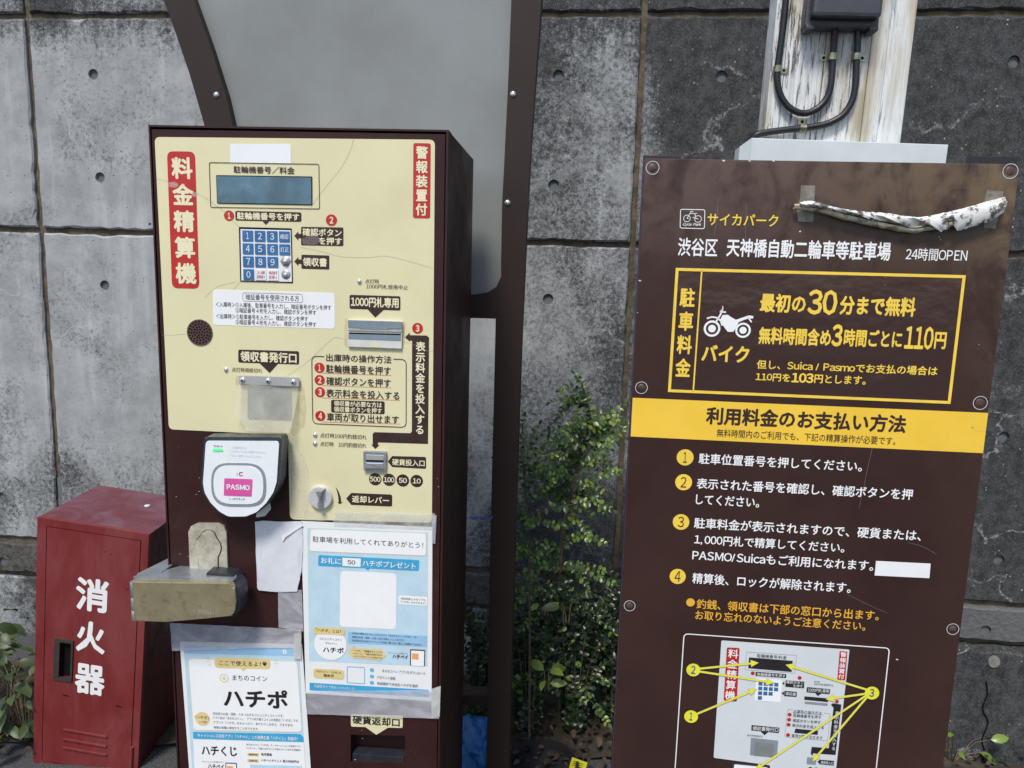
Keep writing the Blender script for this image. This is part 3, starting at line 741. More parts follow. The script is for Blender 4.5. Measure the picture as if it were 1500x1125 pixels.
# receipt outlet
def callout(parent, pxs, tip, mat=dk, r=.003):
    pill(parent, pxs, mat, h1, r)
    if tip: flat(parent, 'arrow_mark', mat, [P(tip, h1)], h1)
callout(panel, [(349, 512), (438, 514.5), (438, 534), (349, 531)], [(379, 531), (408, 532), (395, 546.5)])
T(MF, panel, '領収書発行口', 352, 522, 434.5, 524.5, 15.5, cr, h2, .045)
def lamp(x, y, r=3.6):
    u, v = MF.px(x, y); dome(panel, 'indicator_lamp', M['chrome'], u, v, -.0008, r * .00115, .0035, 14, 4)
lamp(331, 541.5)
T(MF, panel, '点灯時用紙切れ', 339.5, 541.6, 384, 542.8, 6.8, dk, h2, .0)
bar = prism(panel, 'flap_clamp_bar', M['steel'], rounded(P([(349, 550), (438, 553), (437.6, 566.5), (349, 563)], .006), .002, 3), .003, .0055, bevel=.0004)
for x, y in ((354.8, 557), (392.5, 558.3), (429.3, 560)):
    u, v = MF.px(x, y, .007); dome(bar, 'screw_head', M['chrome'], u, v, .0055, .0052, .003, 16, 3); flat(bar, 'screw_socket', M['dark_hole'], [circ(u, v, .0016, 6)], .0087)
prism(panel, 'receipt_window', M['flap_grey'], rounded(P([(363, 566), (427, 568), (427, 615), (363, 613)]), .003), -.0008, .0008)
fl = P([(350.5, 562), (437, 565), (435, 590), (432, 612), (429, 631.5), (397, 630), (367, 628), (363, 620), (355, 613), (344, 608), (348, 585)], .006)
bm = bmesh.new(); vt = max(p[1] for p in fl)
nx, ny = 14, 12; us = [p[0] for p in fl]
def in_poly(x, y, poly):
    c = False
    for i in range(len(poly)):
        (x1, y1), (x2, y2) = poly[i], poly[i - 1]
        if (y1 > y) != (y2 > y) and x < (x2 - x1) * (y - y1) / (y2 - y1) + x1: c = not c
    return c
fv = [bm.verts.new((p[0], -(.0035 + .02 * ((vt - p[1]) / .075) ** 1.4), p[1])) for p in fl]
fc = bm.faces.new(fv); bmesh.ops.triangulate(bm, faces=[fc])
bmesh.ops.subdivide_edges(bm, edges=bm.edges[:], cuts=3, use_grid_fill=True)
for q in bm.verts: q.co.y = -(.0035 + .018 * max(0, (vt - q.co.z) / .075) ** 1.4 + .002 * sin((q.co.x - us[0]) * 60))
me = bpy.data.meshes.new('clear_flap'); bm.to_mesh(me); bm.free(); smooth(link('clear_flap', me, M['vinyl'], panel), 180)
# bill slot
lamp(526.5, 412.3)
T(MF, panel, '点灯時', 535, 411.8, 555, 412.3, 6.6, dk, h2, .0)
T(MF, panel, '1000円札使用中止', 536.5, 419.3, 597.5, 420.9, 6.8, dk, h2, .0)
callout(panel, [(512, 431.8), (586.5, 434), (586.5, 454.8), (512, 452.3)], [(538.5, 453), (562, 454), (549.7, 465.3)])
T(MF, panel, '1000円札専用', 514, 441.8, 584, 443.8, 15, cr, h2, .04)
bs = prism(panel, 'bill_slot_bezel', M['slot_clear'], rounded(P([(509.3, 468.3), (589, 471), (588.3, 511), (509.3, 508)], .004), .0012, 2), -.0008, .004, bevel=.0006)
prism(bs, 'shutter_plate', M['slot_grey'], P([(509.8, 468.8), (588.5, 471.2), (588.3, 481.5), (569, 480.5), (569, 483), (527, 482), (527, 479.5), (509.8, 478.8)], .006), .004, .0065, bevel=.0004)
prism(bs, 'slot_lip', M['steel'], P([(510, 481), (588.3, 483.4), (588.2, 486.2), (510, 484)], .006), .004, .0058)
prism(bs, 'slot_mouth', M['dark_hole'], P([(511, 487), (587, 489), (587, 491), (511, 489)], .005), .004, .0046)
prism(bs, 'slot_inner', M['slot_grey'], P([(510.5, 489), (587.3, 491.2), (587.2, 499.5), (510.5, 496.5)], .004), .004, .0044)
prism(bs, 'slot_notch', M['cream'], P([(540, 508.6), (543, 504), (551, 502.3), (556, 505), (558, 509.2)], .004), .004, .0043)
# step 3 arrow band
disc(panel, 611.7, 481, 8.0, rd, h1, '3', cr)
pa = P([(593.2, 494), (600, 487.3), (600.3, 491), (625, 491.5), (628.5, 494.5), (627, 650.3), (553.6, 648), (553.5, 651.6), (555.8, 651.8), (549.7, 657.8), (543.8, 651.3), (546, 651.3), (545.8, 636), (548, 633), (601, 634.5), (603.3, 632), (603.6, 499), (600.4, 498.8), (600.3, 500.5)], h1)
flat(panel, 'arrow_mark', dk, [pa], h1)
TV(MF, panel, '表示料金を投入する', 616.3, 500.3, 614.8, 636, 14.2, cr, h2, .035, sp=1.02)
# instruction box
hh = h2
bx = rounded(P([(456.5, 521.5), (595, 526.5), (594.8, 626), (458, 620.5)], hh), .009, 5)
i0 = min(range(len(bx)), key=lambda i: abs(bx[i][0] - P([(475, 522)])[0][0]) + abs(bx[i][1] - bx[0][1]) * 0 - (bx[i][1] > P([(500, 540)])[0][1]) * 10)
tl_, tr_ = MF.px(475, 522.3), MF.px(576, 526)
ring = sorted([], key=lambda q: 0)
upper = [p for p in bx if p[1] > MF.px(500, 530)[1]]
left_c = [p for p in bx[:6]]; right_c = bx[6:12]; rest = bx[12:]
pathA = [tr_] + right_c + rest + left_c + [tl_]
flat(panel, 'border_line', dk, strip(pathA, .0012), hh)
T(MF, panel, '出庫時の操作方法', 477.6, 523.6, 573.4, 527, 11.4, dk, h2, .015)
rowsM = [('1', 468, 538.8, '駐輪機番号を押す', 477.5, 540.3, 572.5, 543, 546.5, 550, 573), ('2', 468.3, 556.8, '確認ボタンを押す', 477.8, 558.2, 572.5, 561, 564.7, 568, 573), ('3', 468.7, 574.5, '表示料金を投入する', 477.8, 576, 585, 579.5, 582.7, 586.3, 586), ('4', 469.2, 609.3, '車両が取り出せます', 478.7, 611, 584.3, 614.5, 618, 621, 586)]
for n, x, y, s, xa, ya, xb, yb, ul, ur, ux in rowsM:
    disc(panel, x, y, 7.8, rd, h1, n, cr)
    T(MF, panel, s, xa, ya, xb, yb, 12.4, dk, h2, .018)
    flat(panel, 'rule_line', M['rule'], strip(P([(472, ul), (ux, ur)], h1), .0008), h1)
pill(panel, [(485, 585.6), (563.4, 588), (563.4, 606.8), (485, 604)], dk, h1, .003)
T(MF, panel, '領収書が必要な方は', 489, 591, 559.5, 593.2, 8, cr, h2, .03)
T(MF, panel, '領収書ボタンを押す', 489, 599.4, 559.5, 602, 8, cr, h2, .03)
lamp(461.5, 637); lamp(461.5, 649.6)
T(MF, panel, '点灯時100円釣銭切れ', 469, 637.8, 536.8, 640.2, 6.8, dk, h2, .0)
T(MF, panel, '点灯時　10円釣銭切れ', 469, 650.3, 536.6, 652.6, 6.8, dk, h2, .0)
# coin slot
cs = prism(panel, 'coin_slot_bezel', M['steel_dull'], rounded(P([(532, 660.5), (566.3, 662), (565.6, 691), (532.6, 689.5)], .004), .0025, 3), -.0008, .005, bevel=.0012)
prism(cs, 'coin_slot_upper', M['steel'], rounded(P([(536, 666), (562.5, 667), (562, 674.5), (536.3, 673.8)], .006), .001, 2), .004, .0058, bevel=.0006)
prism(cs, 'coin_slot_mouth', M['dark_hole'], P([(536.3, 673.8), (562, 674.6), (562, 677), (536.3, 676.2)], .005), .004, .0054)
prism(cs, 'coin_slot_lower', M['chrome'], rounded(P([(535.5, 677), (562.5, 677.6), (562.8, 687.5), (535, 686.8)], .006), .001, 2), .004, .0075, bevel=.002)
flat(panel, 'label_plate', dk, [rounded(P([(568, 676), (574.5, 668), (624, 669.3), (624.2, 686.8), (574.5, 684)], h1), [0, .002, .003, .003, .002], 3)], h1)
T(MF, panel, '硬貨投入口', 574.5, 677, 622, 678.5, 9.6, cr, h2, .03)
for s, x, y in (('500', 549.6, 702), ('100', 569.9, 702.8), ('50', 590.1, 703.8), ('10', 610.4, 704.6)):
    u, v = MF.px(x, y, h1); flat(panel, 'number_disc', dk, [circ(u, v, 9.4 * .00113, 24)], h1)
    w = 7.8 if len(s) == 3 else 6
    T(MF, panel, s, x - w, y, x + w, y, 7.6, cr, h2, .03)
# return lever
u, v = MF.px(468, 729.8, .008)
prism(panel, 'lever_disc', M['lever'], circ(u, v, .0200, 28), -.0008, .006, bevel=.0015)
d0 = MF.px(468, 729.8, .012)
def L(pts, h): return [(d0[0] + a * .001, d0[1] + b * .001) for a, b in pts]
bm = bmesh.new()
basel = [(-9, 16), (9, 16), (3, 0), (6, -15), (-6, -15), (-1, 0)]; topl = [(-5, 13), (5, 13), (1.2, 0), (2, -12), (-2, -12), (.2, 0)]
vb = [bm.verts.new((d0[0] + a * .001, -.006, d0[1] + b * .001)) for a, b in basel]; vt_ = [bm.verts.new((d0[0] + a * .001, -.017, d0[1] + b * .001)) for a, b in topl]
for i in range(6): bm.faces.new((vb[i], vb[(i + 1) % 6], vt_[(i + 1) % 6], vt_[i]))
bm.faces.new(vt_); bmesh.ops.recalc_face_normals(bm, faces=bm.faces[:])
me = bpy.data.meshes.new('lever_grip'); bm.to_mesh(me); bm.free(); link('lever_grip', me, M['steel_dull'], panel)
ar = P([(491.5, 713), (496, 720), (499, 728), (499.8, 735.5), (502, 735.8), (497.8, 738.6), (494, 735.6), (496, 735.5), (495.5, 728), (494, 721)], h1)
flat(panel, 'arrow_mark', dk, [ar], h1)
flat(panel, 'label_plate', dk, [rounded(P([(507, 730.3), (514.5, 722), (574.5, 724.5), (574.3, 742), (514.5, 739.5)], h1), [0, .002, .003, .003, .002], 3)], h1)
T(MF, panel, '返却レバー', 515.5, 731, 570, 733.2, 10.5, cr, h2, .035)
# hairline scratches in the vinyl
for pl_ in ([(228, 262), (245, 266), (286, 282), (310, 296), (330, 312), (350, 332)], [(518, 203), (513, 220), (500, 245), (480, 270), (466, 288), (455, 304)], [(440, 362), (470, 368), (500, 376), (540, 377), (565, 375), (600, 383), (634, 393)], [(238, 491), (250, 491), (272, 489)], [(345, 413), (318, 420), (300, 436)], [(418, 552), (450, 530), (480, 502), (491, 494), (500, 496), (509, 497)], [(589, 500), (610, 506), (625, 514), (634, 514)], [(352, 412), (341, 425)]):
    c = crv([(*MF.px(x, y, h2), 0) for x, y in pl_], 4)
    flat(panel, 'hairline_crack', M['tan_line'] if False else M['grey_print'], strip([(q.x, q.y) for q in c], .00035), h1 + .0001)
# peeled film, glue stains and scuffs
M['residue'] = film('old_glue_film', (.80, .77, .66), .32, .25, .12, 25)
M['stain'] = film('yellow_glue_stain', (.42, .33, .15), .16, .5, .05, 20)
M['smudge'] = film('grey_smudge', (.30, .26, .27), .40, .4, .1, 40)
for pxs in ([(425, 650), (432, 652), (445, 668), (452, 690), (455, 720), (452, 745), (447, 758), (427, 757)], [(446, 747), (478, 747), (480, 752), (479, 763), (446, 762)], [(589, 510), (588, 514), (510, 511), (510, 507)]):
    flat(panel, 'peeling_film', M['residue'], [rounded(P(pxs, h2), .002, 3)], h2)
for pxs in ([(436, 556), (446, 570), (449, 600), (446, 625), (430, 640), (424, 632), (432, 600)], [(505, 466), (509, 468), (509, 510), (504, 505)], [(590, 470), (594, 474), (592, 512), (588.5, 511)], [(345, 551), (349, 549), (348, 566), (345, 563)]):
    flat(panel, 'glue_stain', M['stain'], [rounded(P(pxs, h1), .004, 3)], h1 + .0001)
for pxs in ([(442, 350), (452, 345), (466, 345), (469, 354), (462, 359), (444, 358)], [(246, 268), (256, 266), (262, 270), (258, 275), (247, 274)], [(281, 281), (288, 283), (287, 289), (281, 287)]):
    flat(panel, 'worn_patch', M['smudge'] if pxs[0][0] > 400 else M['residue'], [rounded(P(pxs, h3), .002, 3)], h3)
for k in range(46):
    x = random.choice((random.uniform(242, 300), random.uniform(640, 655), random.uniform(330, 430), random.uniform(520, 640))); y = random.uniform(640, 760) if x < 300 or x > 640 else random.uniform(1030, 1120)
    if x < 300: y = random.uniform(640, 900)
    u, v = MF.px(x, y); r_ = random.uniform(.0003, .0011)
    if du0 + .003 < u < du1 - .003: flat(door, 'paint_chip', M['grey_white'] if k % 3 else M['reader_ring'], [[(u + r_ * random.uniform(.5, 2.2) * cos(a), v + r_ * random.uniform(.4, 1) * sin(a)) for a in (0, 1.3, 2.4, 3.5, 5)]], -.0017)
# card reader
rdp = lambda pts, h=.04: P(pts, h)
face = [(300.6, 649), (303, 645), (407, 645.5), (409.6, 650), (406, 706), (401, 722), (390, 738), (376, 751), (360, 757.3), (334, 757.5), (321, 750), (308, 737), (299, 722), (296.6, 708)]
rd_fr = rounded(rdp(face), [.004, .004, .004, .004] + [.02] * 9 + [.02], 4)
cxr, cyr = rdp([(352, 700)])[0]
def grow(p, k, dy=0): return [(cxr + (a - cxr) * k, cyr + (b - cyr) * k + dy) for a, b in p]
reader = prism(mach, 'card_reader', M['reader_dark'], grow(rd_fr, 1.05, .002), .010, .038, bevel=.003)
prism(reader, 'reader_mount', M['reader_side'], grow(rd_fr, 1.0, -.002), -.001, .0105)
face_o = prism(reader, 'reader_face', M['reader_white'], grow(rd_fr, .985), .030, .0402, bevel=.0012)
HR = .0412
ov = lambda x0, y0, x1, y1, r: rounded(P([(x0, y0), (x1, y0 + .8), (x1, y1 + .8), (x0, y1)], HR), r, 6)
prism(reader, 'touch_ring', M['reader_ring'], ov(309.5, 678, 389.5, 741.5, .03), .039, .0412, bevel=.0006)
prism(reader, 'touch_pad', M['reader_white'], ov(313, 681.5, 386, 738, .028), .039, .0420, bevel=.0006)
flat(reader, 'pink_logo_plate', M['pink'], [rounded(P([(328.6, 700.5), (370, 702), (368.5, 727.5), (327.8, 726)], .0424), .0015, 3)], .0424)
T(MF, reader, 'PASMO', 332, 713.2, 366, 714.4, 7.8, M['white_print'], .0428, .05)
flat(reader, 'logo_mark', M['orange'], strip(P([(347.3, 692), (347.3, 697)], .0424), .0013), .0424)
c = [(355.5, 692.3), (351.5, 692.2), (350.4, 694.6), (351.5, 696.8), (355.5, 696.8)]
flat(reader, 'logo_mark', M['red_print'], strip(P(c, .0424), .0015), .0424)
T(MF, reader, 'しっかりタッチ', 336, 730.8, 358.7, 731.3, 3.8, M['black_print'], .0424, .0)
T(MF, reader, '取扱中', 312.5, 653.3, 325.5, 653.6, 3.2, M['grey_print'], .0412, .02)
prism(reader, 'status_light', M['green_led'], rounded(P([(311.5, 657), (326, 657.3), (326, 661.2), (311.5, 661)], .0412), .0015, 3), .040, .0414)
for s, xa, xb, y in (('ご利用方法です', 340, 360.5, 655), ('このカードはご利用できません', 339, 389, 661), ('もう一度タッチしてください', 339, 384, 667.3)):
    T(MF, reader, s, xa, y, xb, y + .8, 3.4, M['pale_blue'], .0412, 0)
prism(mach, 'white_tape_scrap', M['paper'], rounded(P([(376, 752), (395, 735), (396.5, 746), (388, 756), (374, 758.5)]), .002, 2), -.002, -.0005)
# key plate and swing lock
kpts = [(277, 778), (281, 770), (290, 766), (320, 766.2), (329, 770), (332.5, 779), (335, 842), (279, 838)]
plate = prism(mach, 'key_plate', M['plate'], rounded(P(kpts), .003, 3), -.002, .003, bevel=.0012)
kh = [(297, 780), (302, 777), (309, 777.3), (314, 781), (317, 788), (322.5, 796), (323.8, 804), (321.5, 811), (319, 815), (319.5, 842), (292, 841), (291, 815), (286.5, 808), (285, 800), (287.5, 791), (293.5, 786)]
khp = rounded(P(kh, .004), .002, 2)
prism(plate, 'keyhole_cover', M['plate'], khp, .003, .0055, bevel=.0010)
flat(plate, 'keyhole_rim', M['dark_hole'], strip(khp, .0026, True), .0032)
# lock body: box standing proud of the door, its arm reaching round the left side
hB = .062
lock = prism(mach, 'lock_body', M['brass'], rounded(P([(192.5, 851), (338, 855.5), (343, 860), (345.5, 880), (343.5, 897), (338, 902), (300, 906), (245, 911), (196, 910.5)], hB), [.002, .004, .006, .004, .006, .004, .004, .006, .003], 3), .052, hB, bevel=.003)
topq = P([(192.5, 851), (338, 855.5)], hB)
zt = (topq[0][1] + topq[1][1]) / 2 + .0005; zb = P([(245, 911)], hB)[0][1]
bm = bmesh.new()
ua, ub = topq[0][0], topq[1][0] + .003
prof = [(ua - .004, .050), (ua + .002, hB - .008), (ub - .004, hB - .010), (ub - .002, .04), (ub - .016, .012), (ub - .024, -.002), (ua + .050, -.002), (ua + .034, .018), (ua + .006, .036)]
bt = [bm.verts.new((a, -b, zt)) for a, b in prof]; bb = [bm.verts.new((a, -b, zb + .012)) for a, b in prof]
bm.faces.new(bt[::-1]); bm.faces.new(bb)
for i in range(len(prof)): j = (i + 1) % len(prof); bm.faces.new((bt[i], bt[j], bb[j], bb[i]))
bmesh.ops.recalc_face_normals(bm, faces=bm.faces[:])
me = bpy.data.meshes.new('lock_housing'); bm.to_mesh(me); bm.free(); link('lock_housing', me, M['lock_grey'], lock)
prism(lock, 'rubber_edge', M['rubber'], rounded(P([(338, 851.5), (345, 855), (349.5, 862), (351.5, 878), (350, 894), (346, 901), (340, 904)], .054), .004, 3), .02, .056, bevel=.004)
prism(lock, 'rubber_edge', M['rubber'], rounded(P([(303, 838), (340, 843), (347, 850), (349, 862), (300, 846)], .03), .003, 3), .0, .03, bevel=.002)
# arm back to the left side of the cabinet
bm = bmesh.new()
pA = [(ua + .002, .050), (ua + .034, .030), (u0 + .012, -.060), (u0 - .006, -.075), (u0 - .014, -.02), (ua - .002, .040)]
bt = [bm.verts.new((a, -b, zt + .001 + (.0 if i in (0, 1, 5) else .002))) for i, (a, b) in enumerate(pA)]; bb = [bm.verts.new((a, -b, zt - .014)) for a, b in pA]
bm.faces.new(bt[::-1]); bm.faces.new(bb)
for i in range(6): j = (i + 1) % 6; bm.faces.new((bt[i], bt[j], bb[j], bb[i]))
bmesh.ops.recalc_face_normals(bm, faces=bm.faces[:])
me = bpy.data.meshes.new('lock_arm'); bm.to_mesh(me); bm.free(); link('lock_arm', me, M['lock_grey'], lock)
for (ya, yb) in ((852, 874), (875.5, 893), (894.5, 909)):
    za = MF.px(190, ya, .055)[1]; zb2 = MF.px(190, yb, .055)[1]; uu = ua - .0015
    tube(lock, 'hinge_knuckle', M['steel_dull'], [(uu, -.052, zb2), (uu, -.052, zb2 + .001), (uu, -.052, za - .001), (uu, -.052, za)], [.0055, .0065, .0065, .0055], 16)
emb = MF.P([(281, 894), (319, 893.5), (319, 899.5), (281, 900)], hB)
T(MF, lock, 'TAKIGEN', 283, 896.8, 317, 896.6, 4.6, M['plate'], hB + .0004, .01, 'embossed_lettering')
flat(lock, 'embossed_border', M['plate'], strip(emb, .0005, True), hB + .0004)
# return slot label
prism(mach, 'label_plate', M['cream'], rounded(P([(513.5, 1047), (589.8, 1049), (589.5, 1067), (513.8, 1065)]), .003, 3), -.002, -.0012)
flat(mach, 'arrow_mark', M['cream'], [P([(534, 1065), (569, 1066), (551, 1077)])], -.0013)
T(MF, mach, '硬貨返却口', 516.3, 1055.3, 585.5, 1057.5, 12.5, bk, -.0008, .035)

# ------------------------------------------------------------------ posters taped to the machine
def poster_frame(x, y, spin, h):
    u, v = MF.px(x, y, 0); return Frame(MF.m @ Matrix.Translation((u, -h, v)) @ Matrix.Rotation(radians(spin), 4, 'Y'))
PA = poster_frame(441, 763, .35, 0.0)
pa_ = root('coupon_poster', PA, 'blue and white poster taped on the machine door below the coin lever', 'poster')
sheetA = prism(pa_, 'paper_sheet', M['paper'], PA.P([(441, 763), (633.5, 772), (632.3, 1027), (448, 1015.5)]), 0, .0005)
a1, a2, a3, a4 = .0008, .0011, .0014, .0017
def fA(pxs, mat, h=a1, r=0.0, name='printed_shape', parent=None): 
    p = PA.P(pxs, h); p = rounded(p, r, 4) if r else p
    return flat(parent or pa_, name, mat, [p], h)
def tA(s, x0, y0, x1, y1, hp, mat, h=a4, bold=0.0): T(PA, pa_, s, x0, y0, x1, y1, hp, mat, h, bold)
fA([(450, 773), (627, 780), (626, 976), (453, 968)], M['pale_blue'])
fA([(454.5, 774.5), (624.8, 781), (624.5, 814.7), (453, 808)], M['tan_line'], a2, .005)
fA([(455.3, 775.3), (624, 781.8), (623.7, 813.8), (453.8, 807.2)], M['white_print'], a3, .005)
tA('駐車場を利用してくれてありがとう！', 458, 791, 620, 797.5, 8.8, bk)
fA([(466.3, 813), (614.3, 820.5), (613.5, 836.5), (466, 829)], M['bar_blue'], a2, .003)
fA([(534, 832), (542, 832.5), (539, 835.8)], M['bar_blue'], a2)
fA([(501.5, 817), (528.5, 818.3), (528, 830.5), (501.5, 829)], M['white_print'], a3, .001)
tA('お礼に', 470, 820.8, 499.5, 822.5, 9.2, M['white_print'], a4, .02); tA('50', 509, 823.5, 520.5, 824, 6.2, bk, a4, .02)
tA('ハチポプレゼント', 531, 825, 609, 829, 9.2, M['white_print'], a4, .02)
fA([(498.5, 836), (581, 840), (580, 922), (497.5, 918)], M['white_print'], a2, .008)
fA([(584, 872), (626, 874.5), (625.5, 887.5), (583.5, 885)], M['white_print'], a2, .003)
tA('渋谷区民じゃなくても', 587, 876.7, 623, 878.8, 3.2, bk); tA('「ハチポ」がもらえるよ！', 587, 881.5, 623.5, 883.5, 3.2, bk)
fA([(510, 926), (625.5, 931.5), (625, 947.5), (509.5, 942)], M['sky_blue'], a2)
for i, (s, e) in enumerate((('渋谷区が運営するコミュニティコイン「まちのコイン（ハチポ）」は、', 611), ('地域のお店・団体・人をつなげる新しいしくみです。', 592), ('渋谷区内のお店やイベントでお店で使えない嬉しい体験ができます。', 618.5))):
    tA(s, 515.5, 928.2 + i * 5.5, e, 932.6 + i * 5.5 - (0 if e > 600 else 1), 3.1, bk)
fA([(453, 942), (627, 950), (626, 976), (453, 968)], M['white_print'], a1 + .0001) if False else None
u, v = PA.px(484, 944, a2); flat(pa_, 'printed_shape', M['tan_line'], [circ(u, v, .0295, 30)], a2); flat(pa_, 'printed_shape', M['white_print'], [circ(u, v, .0288, 30)], a3)
fA([(459, 918), (505, 920), (505, 931), (459, 929)], M['tan'], a4 - .0001, .005)
tA('「ハチポ」とは？', 463, 922.8, 499.5, 925, 5.3, bk, a4 + .0003)
tA('コミュニティコイン', 468, 935.5, 501, 937.2, 3.6, bk); tA('まちのコイン', 477, 942, 494, 943, 2.8, bk); tA('ハチポ', 473, 951.3, 503.5, 953, 8.6, bk, a4, .04)
fA([(509, 955), (519, 946), (519, 949), (556, 951), (556, 948), (566, 960.5), (555, 969.5), (555, 967), (519, 964), (519, 966.5)], M['tan'], a3)
for i in range(3): tA(('「ハチポ」で開催中のくじびき', 'ハチくじ」で最大888円分の', 'ハチペイポイントが当たる！')[i], 517, 953 + i * 4.2, 560, 955.3 + i * 4.2, 2.9, bk)
tA('キャッシュレス決済アプリ', 568, 956.3, 597, 957.6, 2.1, bk); tA('ハチペイ', 575, 961.7, 597.5, 962.7, 6, bk, a4, .03)
fA([(600.8, 951), (623, 952), (622.5, 976), (600.5, 975)], M['black_print'], a2, .002); fA([(602.2, 952.8), (621.5, 953.7), (621, 976), (602, 975)], M['white_print'], a3, .0012)
fA([(603.5, 957), (613, 957.5), (613, 966), (603.5, 965.5)], M['orange'], a4)
fA([(459, 979), (504, 981.5), (504, 995.5), (459, 993)], M['tan'], a2, .006)
tA('まちのコイン「ハチポ」の', 463.5, 983.5, 499.5, 985.3, 3.2, bk); tA('始め方', 474, 989.2, 489, 990, 4.6, bk, a4, .02)
outA = rounded(PA.P([(508.5, 976.5), (534, 977.7), (534, 1001.5), (508.5, 1000)], a2), .0015, 3); flat(pa_, 'printed_shape', M['bar_blue'], strip(outA, .0009, True), a2)
for i, (s, e) in enumerate((('まちのコイン アプリをダウンロード', 623), ('アカウント登録', 579), ('地域選択で渋谷区ハチポを選択', 612))):
    u, v = PA.px(544.7, 981.5 + i * 9.3, a2); flat(pa_, 'number_disc', M['bar_blue'], [circ(u, v, .0035, 16)], a2)
    tA(str(i + 1), 543.8, 981.5 + i * 9.3, 545.6, 981.5 + i * 9.3, 3.6, M['white_print'])
    tA(s, 552 if i else 560, 983 + i * 9.2, e, 985 + i * 9.2 + (1 if e > 590 else -.5), 4.3, bk)
fA([(453.5, 1000), (628, 1010.5), (627.8, 1021), (453.5, 1011)], M['bar_blue'], a2)
tA('渋谷区ライフをもっとたのしく！', 460, 1005.5, 520, 1008.5, 4.3, M['white_print'], a4, .01)
def tape(parent, fr, pxs, mat, h, name='tape_strip', wrinkle=.0006):
    """thin film with slight waves"""
    p = fr.P(pxs, h); bm = bmesh.new(); nu, nv = 26, 8
    def bil(s, t):
        a = Vector(p[0]).lerp(Vector(p[1]), s); b = Vector(p[3]).lerp(Vector(p[2]), s); return a.lerp(b, t)
    vs = [[None] * (nu + 1) for _ in range(nv + 1)]
    for j in range(nv + 1):
        for i in range(nu + 1):
            q = bil(i / nu, j / nv)
            jit = .0006 * noise.noise(Vector((q.x * 90, q.y * 90, 5)))
            vs[j][i] = bm.verts.new((q.x + (jit if i in (0, nu) else 0), -(h + wrinkle * noise.noise(Vector((q.x * 45 + q.y * 30, q.y * 90, h * 1e3)))), q.y + (jit if j in (0, nv) else 0)))
    for j in range(nv):
        for i in range(nu): bm.faces.new((vs[j][i], vs[j][i + 1], vs[j + 1][i + 1], vs[j + 1][i]))
    me = bpy.data.meshes.new(name); bm.to_mesh(me); bm.free(); return smooth(link(name, me, mat, parent), 180)
tape(pa_, PA, [(448.5, 1012), (645, 1011), (643, 1053), (450, 1046)], M['tape'], .0032)
tape(pa_, PA, [(632, 1009), (645.5, 1005), (644, 1050), (632, 1053)], M['tape_thick'], .0044)
tape(pa_, PA, [(488, 747.5), (637, 751.5), (637, 775), (488, 769.5)], M['tape_light'], .0030)
tape(pa_, PA, [(633, 753), (639.5, 755), (637.5, 797), (632, 796)], M['tape'], .0036)
tape(pa_, PA, [(407, 862), (442, 862), (444, 1015), (408, 940)][:1] + [(442, 864), (444.5, 925), (408, 919)], M['tape'], .0004)
# torn white film patch
TW = poster_frame(373, 763, 0, 0)
tp = root('torn_white_film', TW, 'wrinkled blank white film patch with torn edges left of the coupon poster', 'sticker')
pts = TW.P([(373.5, 764), (385, 762.6), (410, 764), (443, 763.5), (444, 800), (441.5, 838), (438.5, 846), (435.5, 866), (405, 867), (380, 864.5), (377, 861), (377.5, 830), (376.5, 800), (377, 785)], .001)
bm = bmesh.new(); fc = bm.faces.new([bm.verts.new((a, -.001, b)) for a, b in pts]); bmesh.ops.triangulate(bm, faces=[fc]); bmesh.ops.subdivide_edges(bm, edges=bm.edges[:], cuts=5, use_grid_fill=True)
for q in bm.verts: q.co.y = -(.0016 + .0016 * noise.noise(Vector((q.co.x * 60, 0, q.co.z * 60))) + .0008 * noise.noise(Vector((q.co.x * 160, 4, q.co.z * 160))))
me = bpy.data.meshes.new('film_sheet'); bm.to_mesh(me); bm.free(); smooth(link('film_sheet', me, M['torn_white'], tp), 180)
prism(tp, 'folded_corner', M['paper'], TW.P([(412, 786), (441, 768.5), (444, 770), (418, 787), (414, 794)], .004), .003, .0036)

PB = poster_frame(263.4, 939.4, -1.9, 0.0)
pb_ = root('shop_poster', PB, 'white poster with large black katakana taped below the metal lock on the machine', 'poster')
prism(pb_, 'paper_sheet', M['paper'], PB.P([(263.4, 939.4), (442.5, 943.5), (460, 1190), (282, 1190)]), 0, .0005)
def fB(pxs, mat, h=a1, r=0.0, name='printed_shape'):
    p = PB.P(pxs, h); p = rounded(p, r, 4) if r else p
    return flat(pb_, name, mat, [p], h)
def tB(s, x0, y0, x1, y1, hp, mat, h=a4, bold=0.0): T(PB, pb_, s, x0, y0, x1, y1, hp, mat, h, bold)
fB([(269, 945.5), (438, 950), (449.5, 1180), (285, 1180)], M['pale_blue'])
fB([(269, 946), (438, 950), (438.7, 961), (269.8, 957)], M['sky_blue'], a2)
tB('渋谷区ライフをもっとたのしく、おもしろく！', 273, 950.8, 341, 953.2, 3.2, M['white_print'])
u, v = PB.px(416.8, 954.8, a3); 
for i in range(6): flat(pb_, 'printed_mark', M['white_print'], [circ(u + .0028 * cos(i * pi / 3), v + .0028 * sin(i * pi / 3), .0015, 8)], a3)
fB([(275.5, 964.5), (436, 968.5), (443, 1073), (283, 1070)], M['tan_line'], a2, .008)
fB([(276.3, 965.3), (435.2, 969.3), (442.1, 1072.2), (283.8, 1069.2)], M['white_print'], a3, .008)
fB([(313.5, 963), (396, 965.3), (396, 980.3), (315, 978.3)], M['tan'], a4, .007)
fB([(352, 979), (361, 979.2), (356.5, 983.5)], M['tan'], a4)
tB('ここで使えるよ！', 321, 971.2, 382, 972.8, 7.6, bk, a4 + .0003, .01)
